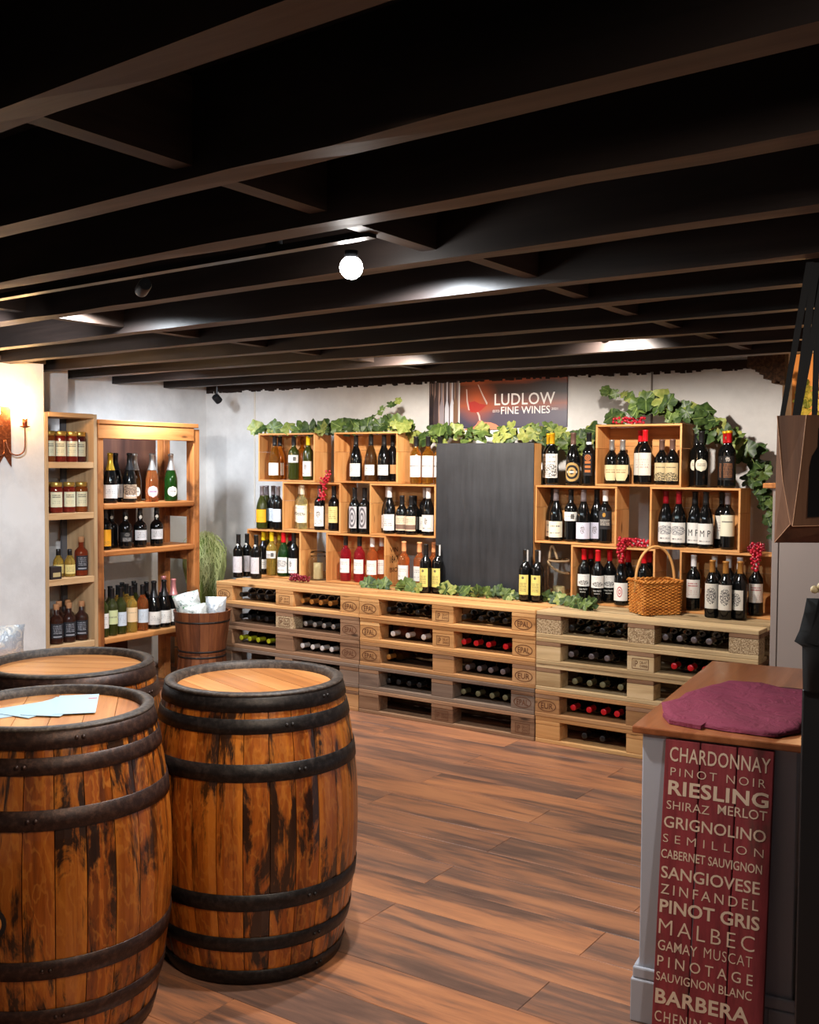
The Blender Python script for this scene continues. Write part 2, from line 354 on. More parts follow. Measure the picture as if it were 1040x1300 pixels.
# style: (half angle deg, z0, z1, material)
LS = {
 'plain_low': (68, 0.030, 0.115, label_mat('blank_white_paper', PAPER, rows=((.3,.7,3,.42),))),
 'plain_small': (58, 0.040, 0.107, label_mat('small_white_paper', PAPER, rows=((.35,.75,2,.45),))),
 'plain': (66, 0.057, 0.152, label_mat('white_paper', PAPER, rows=((.55,.8,2,.5),(.2,.35,1,.4)))),
 'textlow': (70, 0.022, 0.125, label_mat('cream_text_paper', PAPER, rows=((.25,.75,4,.5),))),
 'big_white': (78, 0.043, 0.180, label_mat('tall_white_paper', srgb(238,236,232), rows=((.46,.56,1,.6),))),
 'square_high': (72, 0.120, 0.172, label_mat('paper_dark_square', PAPER, motif=(.68,.5,.11,.28,'square'), minks=srgb(40,36,30), rows=((.4,.6,1,.5),))),
 'figure': (64, 0.027, 0.130, label_mat('paper_small_figure', PAPER, motif=(.42,.62,.13,.22,'blob'), minks=srgb(60,44,40), rows=((.12,.25,1,.5),))),
 'kraft': (66, .05, .11, label_mat('kraft_paper', srgb(190,140,86))),
 'orange': (66, 0.045, 0.135, label_mat('orange_paper', srgb(242,166,24), rows=((.3,.45,1,.4),))),
 'bluewhite': (66, 0.055, 0.145, label_mat('bluish_paper', srgb(206,216,226), rows=((.2,.8,5,.4),))),
 'moustache': (74, 0.045, 0.165, label_mat('paper_spectacles', srgb(234,228,206), motif=(.5,.5,.36,.1,'blob'), minks=srgb(70,56,40), rows=((.75,.88,1,.5),(.15,.25,1,.4)))),
 'emblem': (64, 0.027, 0.165, label_mat('paper_crest', PAPER, motif=(.5,.62,.2,.18,'blob'), minks=srgb(90,82,74), rows=((.1,.35,3,.5),))),
 'cream': (64, 0.055, 0.165, label_mat('yellow_cream_paper', srgb(222,202,130), rows=((.2,.8,5,.5),))),
 'ornate': (46, 0.035, 0.180, label_mat('ornate_grey_paper', srgb(186,182,184), motif=(.5,.5,.42,.46,'rings'), minks=srgb(60,56,62))),
 'photo': (66, 0.025, 0.118, label_mat('brown_cream_paper', srgb(222,200,170), motif=(.5,.25,.5,.16,'band'), minks=srgb(96,58,48), rows=((.5,.85,3,.5),))),
 'port': (64, 0.037, 0.150, label_mat('port_grey_paper', srgb(206,200,202), rows=((.15,.85,7,.38),))),
 'landscape': (66, 0.024, 0.132, label_mat('paper_landscape', PAPER, motif=(.5,.6,.5,.24,'landscape'), minks=srgb(110,110,116), rows=((.1,.25,1,.5),))),
 'sherry': (50, 0.040, 0.157, label_mat('yellow_sherry_paper', srgb(216,200,112), motif=(.5,.85,.12,.07,'disc'), rows=((.15,.6,6,.55),))),
 'cream_low': (72, 0.020, 0.113, label_mat('wide_cream_paper', srgb(230,222,196), rows=((.2,.35,1,.5),(.6,.8,1,.5)))),
 'lavender': (68, 0.020, 0.113, label_mat('lavender_paper', srgb(214,212,228), motif=(.5,.55,.14,.26,'blob'), minks=srgb(120,110,110))),
 'darkgold': (70, 0.080, 0.183, label_mat('black_gold_paper', srgb(36,34,36), ink=srgb(220,210,196), motif=(.45,.8,.1,.12,'disc'), minks=srgb(196,142,52), rows=((.2,.55,4,.55),))),
 'art': (68, 0.040, 0.182, label_mat('paper_sketch', PAPER, motif=(.5,.3,.5,.28,'blob'), minks=srgb(60,56,60), rows=((.62,.72,1,.6),(.8,.92,1,.5)))),
 'goldpattern': (70, 0.020, 0.128, label_mat('gold_pattern_paper', srgb(24,20,18), motif=(.5,.5,.52,.5,'rings'), minks=srgb(198,158,92), rows=((.4,.6,1,.7),), ink=srgb(235,228,214))),
 'seal': (40, 0.055, 0.183, label_mat('orange_seal_paper', srgb(20,18,20), motif=(.5,.82,.34,.13,'rings'), minks=srgb(222,128,60), rows=((.1,.7,3,.7),), ink=srgb(214,124,60))),
 'cream_round': (66, 0.018, 0.105, label_mat('rounded_cream_paper', srgb(226,208,160), rows=((.45,.75,2,.55),), ink=srgb(130,90,50))),
 'bigcream': (68, 0.050, 0.176, label_mat('large_cream_paper', srgb(226,220,206), rows=((.3,.75,4,.45),), ink=srgb(150,70,60))),
 'bigtitle': (74, 0.070, 0.184, label_mat('cream_title_paper', srgb(230,226,200), rows=((.62,.74,1,.75),))),
 'cityscape': (60, 0.020, 0.118, label_mat('skyline_paper', srgb(208,186,140), motif=(.5,.22,.5,.26,'blob'), minks=srgb(20,18,20), rows=((.7,.8,1,.6),))),
 'oval': (52, 0.085, 0.155, label_mat('round_cream_paper', srgb(224,216,192), rows=((.4,.65,2,.6),))),
 'darkprint': (60, .04, .17, label_mat('bronze_print_paper', srgb(20,16,16), ink=srgb(168,108,66), rows=((.1,.7,9,.55),), motif=(.5,.86,.16,.1,'blob'), minks=srgb(190,180,170))),
 'letters': (74, 0.022, 0.132, label_mat('plain_letter_paper', PAPER, rows=((.08,.2,1,.5),))),
 'whitescript': (66, 0.088, 0.158, label_mat('white_script_paper', PAPER, motif=(.55,.3,.4,.2,'blob'), minks=srgb(40,38,44), rows=((.65,.9,2,.4),))),
 'emblem_red': (68, 0.025, 0.125, label_mat('paper_red_emblem', PAPER, motif=(.5,.5,.16,.3,'rings'), minks=srgb(190,60,70))),
 'redtext': (66, 0.070, 0.170, label_mat('paper_red_text', srgb(224,216,206), ink=srgb(170,40,50), rows=((.6,.85,2,.6),(.15,.45,3,.4)))),
 'grapes': (60, 0.050, 0.182, label_mat('paper_grape_drawing', srgb(214,206,192), motif=(.5,.52,.34,.34,'blob'), minks=srgb(60,56,60))),
 'grapes_side': (60, 0.050, 0.182, label_mat('paper_grape_drawing')) if False else (60, .05, .155, MATS['paper_grape_drawing']),
 'artbrown': (72, 0.025, 0.115, label_mat('brown_picture_paper', srgb(196,170,140), motif=(.45,.6,.5,.4,'blob'), minks=srgb(70,40,34), rows=((.1,.3,1,.8),), ink=srgb(240,236,230))),
 'round_cream': (44, 0.030, 0.100, label_mat('round_white_paper', srgb(228,222,206), rows=((.4,.6,1,.6),))),
 'round_pink': (46, 0.028, 0.105, label_mat('round_pink_paper', srgb(238,196,190), rows=((.4,.6,1,.6),), ink=srgb(90,80,140))),
 'orange_tall': (56, .03, .155, label_mat('tall_orange_paper', srgb(236,162,24), rows=((.08,.3,3,.5),))),
 'whiteprint': (62, .05, .12, label_mat('white_print_on_black', srgb(16,15,16), ink=srgb(190,186,180), rows=((.05,.45,4,.55),), motif=(.5,.75,.2,.2,'blob'), minks=srgb(120,116,110))),
 'port_small': (60, 0.055, 0.130, label_mat('port_white_paper', srgb(214,212,212), rows=((.2,.8,4,.45),))),
 'greenlabel': (66, 0.075, 0.165, label_mat('pale_green_paper', srgb(206,214,160), rows=((.4,.6,1,.5),))),
 'peachlabel': (68, 0.070, 0.165, label_mat('peach_paper', srgb(236,204,160), rows=((.6,.7,1,.5),))),
 'jarlabel': (56, 0.035, 0.125, label_mat('jar_cream_paper', srgb(214,210,176), rows=((.6,.85,2,.6),(.2,.45,2,.4)))),
 'darklabel': (58, 0.035, 0.125, label_mat('dark_spirit_paper', srgb(32,34,40), ink=srgb(180,182,190), rows=((.3,.9,5,.5),(.05,.2,1,.9)))),
}

# ================================================================== STRUCTURE
# floor: slab plus individual laminate planks
fl = struct(MB().box(-1.0, 6.6, -6.2, 2.3, -.06, -.011).build('floor', pm('floor_joint_dark', srgb(40,28,22), .8)))  # dark slab shows in the gaps between planks
pw, gap = .1995, .0016
plank_me = bevel(MB().box(0, 1.4-gap, 0, pw-gap, -.010, 0).build('plank', PLANKM, fl), .0012).data
bpy.data.objects.remove(bpy.data.objects['plank'])
for k in range(-8, 16):
    y = -2.587+pw*k
    if y > .9: break
    x = 3.7 if k % 2 == 0 else 3.0
    x += random.uniform(-.02, .02)
    x -= 1.4*4
    while x < 5.6:
        a = x; b = x+1.4
        if b > -.95 and not (y > -.1 and a > 4.3):
            o = obj('plank', plank_me, fl, (a, y, 0))
        x += 1.4
# ceiling boards and joists
struct(MB().box(-1.0, 6.6, -6.2, 2.3, 2.262, 2.30).build('ceiling', pm('dark_boards', srgb(22,17,15), .8)))
JOISTF = wood('joist_side_dark', srgb(24,19,17), srgb(38,30,27), srgb(54,43,38), 'X', 10, .5, .2, knots=False, spec=.45)  # darker tone for the joist sides, soffits keep the browner wood
JY = [(-5.0,-.08),(-4.49,-.08),(-3.985,-.075),(-3.53,-.08),(-3.10,-.075),(-2.60,-.078),(-2.085,-.075),(-1.645,-.07),(-1.165,-.055),(-.715,-.05),(-.262,-.055),(.255,-.045)]
for i, (y, s) in enumerate(JY):
    v = []; f = []; n = 28; z0, z1, w = 2.06, 2.262, .07
    for k in range(n+1):
        x = -.88+(6.5+.88)*k/n; yc = y+s*(x-3); j = lambda a: random.uniform(-a, a)
        v += [(x, yc-w+j(.003), z0+j(.0025)), (x, yc+j(.003), z0+j(.0025)), (x, yc, z1), (x, yc-w, z1)]
    for k in range(n):
        a = 4*k
        for q in range(4): f.append((a+q, a+4+q, a+4+(q+1) % 4, a+(q+1) % 4))
    f += [(3,2,1,0), (4*n, 4*n+1, 4*n+2, 4*n+3)]
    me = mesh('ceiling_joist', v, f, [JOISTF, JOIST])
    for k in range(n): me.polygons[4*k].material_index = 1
    struct(obj('ceiling_joist', me))
def jy(i, x): return JY[i][0]+JY[i][1]*(x-3)
nog = wood('nogging_wood', srgb(34,27,23), srgb(58,46,39), srgb(80,64,54), 'Y', 10, .6, .2, knots=False)
for i in range(1, len(JY)-1):
    for x in (3.47, 1.45, 5.4):
        xx = x+random.uniform(-.03, .03)
        struct(MB().box(xx-.025, xx+.025, jy(i, xx)+.002, jy(i+1, xx)-.072, 2.085, 2.255).build('ceiling_nogging', nog))
# walls
struct(MB().box(-.88, 3.47, .80, 1.0, 0, 2.26).build('wall_back', PLASTER))
struct(MB().box(-1.08, -.88, -6.2, 2.3, 0, 2.26).build('wall_left', PLASTER))
struct(MB().box(-.88, -.55, -1.3, -.753, 0, 2.26).build('wall_step', PLASTER))
sw = struct(MB().box(-.88, -.20, -3.3, -1.2, 0, 2.075).build('wall_chimney', PLASTER))
struct(MB().box(-.88, -.185, -3.3, -1.195, 2.075, 2.10).build('trim_1', JOIST))
struct(MB().box(2.4, 6.6, 2.2, 2.3, 0, 2.26).build('wall_far', pm('back_room_plaster', srgb(226,176,120), .8)))
struct(MB().box(6.5, 6.6, -6.2, 2.2, 0, 2.26).build('wall_right', PLASTER))
struct(MB().box(-1.0, 6.6, -6.3, -6.2, 0, 2.26).build('wall_front', PLASTER))
struct(MB().box(-.380, -.368, .794, .800, .0, 2.06).build('trim_2', pm('cream_batten', srgb(220,210,196), .7)))
struct(MB().box(2.722, 2.732, .795, .800, .0, 2.06).build('trim_3', pm('grey_batten', srgb(120,112,104), .7)))
# broken plaster fringe under the last joist
mb = MB(); x = -.86; dk = pm('crumbling_mortar', srgb(40,26,20), .95)
while x < 3.46:
    w = random.uniform(.01, .035); h = random.uniform(.003, .022) + (.06*max(0, (x-3.32)/.14) if x > 3.32 else 0)
    mb.box(x, x+w, .782, .800, 2.062-h, 2.10); x += w
struct(mb.build('trim_4', dk))
mb = MB()
for k in range(9):
    a = 3.30+k*.022; mb.box(a, a+.024, .72, .80, 2.06-[.01,.02,.035,.05,.075,.08,.10,.09,.11][k], 2.12)
struct(mb.build('trim_5', make_iron('broken_plaster', srgb(60,40,26), srgb(110,78,52), 0, .9)))

# ================================================================== PALLETS
def stamp(parent, x, z, kind, w=.145):
    ink = pm('burnt_stamp', srgb(92,52,28), .9); mb = MB(); y = -.0012
    def tx(body, cx, cz, hw, hh, bold=.0):
        v, f, asp = text_geo(body, bold); mb.add([(cx+(a-.5)*2*hw, y, cz+(b-.5)*2*hh) for a, b in v], f)
    if kind in ('EPAL', 'EUR'):
        tx(kind, x, z, .036, .0155, .01)
        n = 28; v = []; f = []
        for k in range(n):
            a = 2*PI*k/n
            v += [(x+.055*math.cos(a), y, z+.030*math.sin(a)), (x+.050*math.cos(a), y, z+.0265*math.sin(a))]
        for k in range(n): q = 2*k; p = 2*((k+1) % n); f.append((q, p, p+1, q+1))
        mb.add(v, f)
    elif kind == 'code':
        for (a, b, c, d) in ((-.045,.045,.024,.027),(-.045,.045,-.027,-.024),(-.045,-.042,-.027,.027),(.042,.045,-.027,.027)):
            mb.add([(x+a,y,z+c),(x+b,y,z+c),(x+b,y,z+d),(x+a,y,z+d)], [(0,1,2,3)])
        tx('IP', x-.025, z, .011, .016); tx('DB-HT', x+.018, z+.008, .02, .007); tx('0490', x+.018, z-.010, .02, .007)
    mb.build('stamp', ink, parent)
def chip():
    m = pm('chipboard', srgb(176,150,116), .9); t = NT(m); v = t.coords((1,1,1), 3.); n = t.noise(v, 140., 3, .7)
    t.l(t.ramp(n, [(.4, srgb(116,92,66)), (.5, srgb(170,142,106)), (.62, srgb(200,178,144))]), t.b.inputs['Base Color']); return m
CHIP = chip()
BM = {}
def bmesh_box(key, dx, dy, dz, mat):
    k = (key, mat.name)
    if k not in BM:
        o = MB().box(0, dx, 0, dy, 0, dz).build('t', mat); bevel(o, .0025); BM[k] = o.data; bpy.data.objects.remove(o)
    return BM[k]
STK = {'left': 0., 'middle': 1.2, 'right': 2.4}
PSTY = {('left',1):('honey',('EPAL','code','EPAL')),('left',2):('brown',(None,'code','EPAL')),('left',3):('brown',(None,None,'EPAL')),('left',4):('grey',(None,None,None)),('left',5):('tan',(None,None,None)),
 ('middle',1):('honey',('EPAL','code','EPAL')),('middle',2):('honey',('EPAL','code','EPAL')),('middle',3):('tan',('EPAL',None,'EUR')),('middle',4):('grey',(None,None,'EPAL')),('middle',5):('brown',(None,'code','code')),
 ('right',1):('pale',(None,None,None)),('right',2):('pale',(None,'code',None)),('right',3):('pale',(None,None,None)),('right',4):('tan',('EUR',None,None)),('right',5):('honey',(None,None,None))}
ROWN = {1:'topmost',2:'second from top',3:'third from top',4:'fourth from top',5:'lowest'}
COLN = {'honey':'honey-coloured','brown':'weathered brown','grey':'grey weathered','tan':'tan','pale':'pale'}
for (s, r), (ct, st) in PSTY.items():
    m = PAL[ct]; jx = random.uniform(.0, .006); jyy = random.uniform(-.004, .006)
    P = thing('wooden_pallet', '%s %s wooden pallet, %s of the five in the %s stack' % (COLN[ct], 'stamped' if any(st) else 'plain', ROWN[r], s), 'pallet', (STK[s]+jx*.5, jyy, .72-.144*r), 0, 'wooden pallets stacked as a counter')
    L = 1.194
    for y0, w in ((0,.100),(.35,.100),(.70,.0995)):
        obj('bottom_board', bmesh_box('bb', L, .0995, .022, m), P, (0, y0, 0))
    for y0, w in ((0,.145),(.187,.1),(.33,.145),(.514,.1),(.655,.145)):
        obj('deck_board', bmesh_box('db%d' % (w*1000), L, w, .0215, m), P, (0, y0, .122))
    for i, (x0, w) in enumerate(((0,.145),(.5245,.145),(1.049,.145))):
        obj('stringer_board', bmesh_box('sb', w, .799, .0218, PAL['brown'] if ct != 'honey' else m), P, (x0, 0.001, .1))
        for j, y0 in enumerate((.0005, .35, .699)):
            bmat = CHIP if (s == 'right' and r == 1) or (s == 'left' and r == 2 and i == 1) else m
            b = obj('block', bmesh_box('bk', .145, .1, .0775, bmat), P, (x0, y0+.0015, .0222))
            if j == 0 and st[i]: stamp(b, .0725, .039, st[i])

# ================================================================== CRATES
CR = [  # x0, x1, z0, height, back, stamped side, label
 (-.075,.412,.721,.328,'bottom row crate at the far left holding yellow-capped and red-capped bottles',1),
 (.632,1.118,.721,.328,'bottom row crate holding pink rose bottles, with dark print on its side',1),
 (.250,.752,1.051,.332,'middle row crate holding pale spectacle-label bottles under grapes',1),
 (.990,1.497,1.051,.332,'middle row crate against the left edge of the blackboard',1),
 (.030,.533,1.385,.330,'top row crate at the far left below the vine',1),
 (.697,1.207,1.385,.330,'top row crate, second from left, beside amber white-labelled bottles',1),
 (2.418,2.920,.721,.334,'bottom row crate holding red-capped bottles behind the basket',1),
 (3.058,3.556,.721,.336,'bottom row crate at the far right end of the pallets',1),
 (2.184,2.692,1.058,.334,'middle row crate touching the right edge of the blackboard',1),
 (2.884,3.378,1.058,.336,'middle row crate at the right holding large lettered labels',1),
 (2.560,3.058,1.395,.342,'top right crate with short bottles and a red-capped bottle',1)]
for (x0, x1, z0, h, lab, bk) in CR:
    C_ = thing('wine_crate', 'open pine crate, '+lab, 'crate', (x0, .39, z0), 0, 'pine wine crates stacked as shelves')
    w = x1-x0; d = .18; t_ = .011
    bevel(MB().box(0, w, 0, d, 0, t_).build('bottom_board', PINE, C_), .001)
    bevel(MB().box(0, w, 0, d, h-t_, h).build('top_board', PINE, C_), .001)
    for a, b in ((0, t_), (w-t_, w)):
        hh = (h-2*t_)*.62
        bevel(MB().box(a, b, 0, d, t_+.0004, t_+hh-.0006).build('side_board', PINEZ, C_), .001)
        bevel(MB().box(a, b, 0, d, t_+hh+.0006, h-t_-.0004).build('side_board', PINEZ, C_), .001)
    bh = (h-2*t_)/3
    for k in range(3):
        MB().box(t_+.0005, w-t_-.0005, d-.008, d-.001, t_+k*bh+.0008, t_+(k+1)*bh-.0008).build('back_board', PINE, C_)
    if 'dark print' in lab:
        mb = MB()
        for k, (bd, zz, hh) in enumerate((('VIN', .22, .03), ('1847', .15, .045), ('BIO', .09, .03))):
            v, f, asp = text_geo(bd, .02); mb.add([(w+.0008, .05+a*.09, zz+b*hh) for a, b in v], f)
        mb.build('crate_print', pm('crate_print_ink', srgb(90,50,20), .8), C_)

# ================================================================== BOTTLES
PROF = {
 'bordeaux': [(.030,.0),(.0362,.004),(.037,.012),(.037,.185),(.0355,.196),(.030,.208),(.020,.222),(.0150,.232),(.0143,.245),(.0143,.296),(.0155,.297),(.0155,.303),(.013,.305)],
 'burgundy': [(.034,.0),(.040,.004),(.041,.012),(.041,.135),(.0395,.155),(.034,.180),(.025,.206),(.0175,.226),(.0148,.245),(.0143,.290),(.0155,.291),(.0155,.298),(.013,.30)],
 'champagne': [(.036,.0),(.043,.004),(.044,.014),(.044,.125),(.0425,.150),(.036,.182),(.027,.212),(.0185,.242),(.0155,.262),(.0150,.300),(.0175,.302),(.0175,.312),(.014,.316)],
 'port': [(.034,.0),(.040,.004),(.042,.02),(.0425,.145),(.040,.165),(.032,.182),(.020,.194),(.0155,.205),(.0175,.225),(.0165,.245),(.0145,.262),(.0145,.280),(.0155,.281),(.0150,.288),(.013,.29)],
 'squat': [(.030,.0),(.0385,.004),(.040,.012),(.040,.125),(.0385,.143),(.032,.160),(.022,.174),(.0155,.184),(.0145,.195),(.0145,.237),(.0155,.238),(.0155,.244),(.013,.246)],
 'jar': [(.033,.0),(.0375,.003),(.0385,.012),(.0385,.135),(.037,.147),(.031,.156),(.031,.176),(.030,.180)],
 'flask': [(.024,.0),(.0305,.003),(.032,.012),(.032,.085),(.029,.102),(.019,.118),(.0130,.130),(.0125,.165),(.011,.168)],
 'spirit': [(.034,.0),(.0400,.003),(.041,.010),(.041,.140),(.038,.155),(.025,.168),(.0160,.178),(.0150,.222),(.014,.224)]}
CAPZ = {'bordeaux': .240, 'burgundy': .232, 'champagne': .205, 'port': .250, 'squat': .188, 'jar': .157, 'flask': .130, 'spirit': .205}
NS = 20
_bm = {}
def radius_at(prof, z):
    for (r0_, z0), (r1, z1) in zip(prof, prof[1:]):
        if z0 <= z <= z1: return r0_+(r1-r0_)*(z-z0)/max(z1-z0, 1e-6)
    return prof[-1][0]
def lathe_me(name, prof, mat, n=NS, close=True):
    mb = MB().lathe(prof, n, close=close); return mesh(name, mb.v, mb.f, mat, True)
def bottle_meshes(kind, glass, cap, style):
    k = (kind, glass)
    if k not in _bm: _bm[k] = lathe_me('glass', PROF[kind], GLASS[glass])
    body = _bm[k]
    k = ('cap', kind, cap)
    if cap != 'none' and k not in _bm:
        cz = CAPZ[kind]; pr = PROF[kind]; ztop = pr[-1][1]
        if kind == 'jar': q = [(.0335, cz), (.0345, cz+.001), (.0345, cz+.025), (.0325, cz+.027)]
        elif cap == 'cork': q = [(.0155, .205), (.0178, .207), (.0178, .238), (.0160, .240)]
        else:
            q = [(radius_at(pr, cz)+.0001, cz), (radius_at(pr, cz)+.0011, cz+.0005)]+[(r+.0011, z) for r, z in pr if z > cz+.003]
            q.append((.004, ztop+.0012))
        _bm[k] = lathe_me('capsule', q, CAPS[cap], 14)
    k = ('lab', kind, style)
    if style not in ('none', 'none_seal') and k not in _bm:
        key = {'sherrytag': 'sherry'}.get(style, style)
        ang, z0, z1, mat = LS[key]; pr = PROF[kind]; v = []; f = []; uv = []; n = 12; m = 4
        if kind == 'flask': z0, z1 = .02, .075
        rnd = style in ('oval', 'round_cream', 'round_pink')
        for j in range(m+1 if not rnd else 9):
            jj = j/(m if not rnd else 8); z = z0+(z1-z0)*jj; r = radius_at(pr, z)+.0007
            half = math.radians(ang)
            if rnd: half *= math.sqrt(max(0, 1-(2*jj-1)**2))+.01
            if style == 'cream_round': half *= (.55+.45*min(1, jj*2.5))
            for i in range(n+1):
                a = -PI/2-half+2*half*i/n
                v.append((r*math.cos(a), r*math.sin(a), z)); uv.append(((.5+(i/n-.5)*half/math.radians(ang)), jj))
        rows = (m if not rnd else 8)
        for j in range(rows):
            for i in range(n): a = j*(n+1)+i; f.append((a, a+1, a+n+2, a+n+1))
        _bm[k] = mesh('label', v, f, mat, True, uv)
    return body, _bm.get(('cap', kind, cap)), _bm.get(('lab', kind, style))
def disc_seal():
    if 'seal' not in _bm:
        v = [(0, -.0192, .226)]; f = []
        for k in range(12):
            a = 2*PI*k/12; v.append((.010*math.cos(a), -.0188+.004*abs(math.cos(a)), .226+.013*math.sin(a)))
        for k in range(12): f.append((0, 1+k, 1+(k+1) % 12))
        _bm['seal'] = mesh('neck_seal', v, f, pm('seal_paper', srgb(220,214,200), .6), True)
    return _bm['seal']
def bent_text(body, r, z0, h, wang, mat, parent, name='lettering'):
    v, f, asp = text_geo(body, .0)
    obj(name, mesh(name, [((r+.0012)*math.cos(-PI/2+(a-.5)*wang), (r+.0012)*math.sin(-PI/2+(a-.5)*wang), z0+b*h) for a, b in v], f, mat), parent)
GROUPS = ['bottles in the top left crate', 'bottles in the second top crate', 'pair of amber bottles beside the blackboard', 'bottles left of the middle-row left crate', 'bottles in the middle-row left crate', 'bottles in the gap between middle-row crates', 'bottles in the middle-row crate beside the blackboard', 'port bottles at the left end of the pallet top', 'bottles in the bottom left crate', 'rose bottles in the bottom crate', 'rose bottles on the pallet beside the bottom crate', 'yellow-labelled dark bottles on the pallet edge', 'bottles in the middle-row crate right of the blackboard', 'bottles on top of the crate right of the blackboard', 'bottles in the top right crate', 'bottles standing on the right-hand crate top', 'bottles in the right-hand middle-row crate', 'red-capped bottles in the bottom crate', 'bottles at the right end of the pallet top', 'sparkling wine bottles on the upper left shelf', 'port and sherry bottles on the middle left shelf', 'bottles on the bottom left shelf', 'preserve jars on the top narrow shelf', 'preserve jars on the second narrow shelf', 'small spirit bottles on the third narrow shelf', 'dark spirit bottles on the lowest narrow shelf']
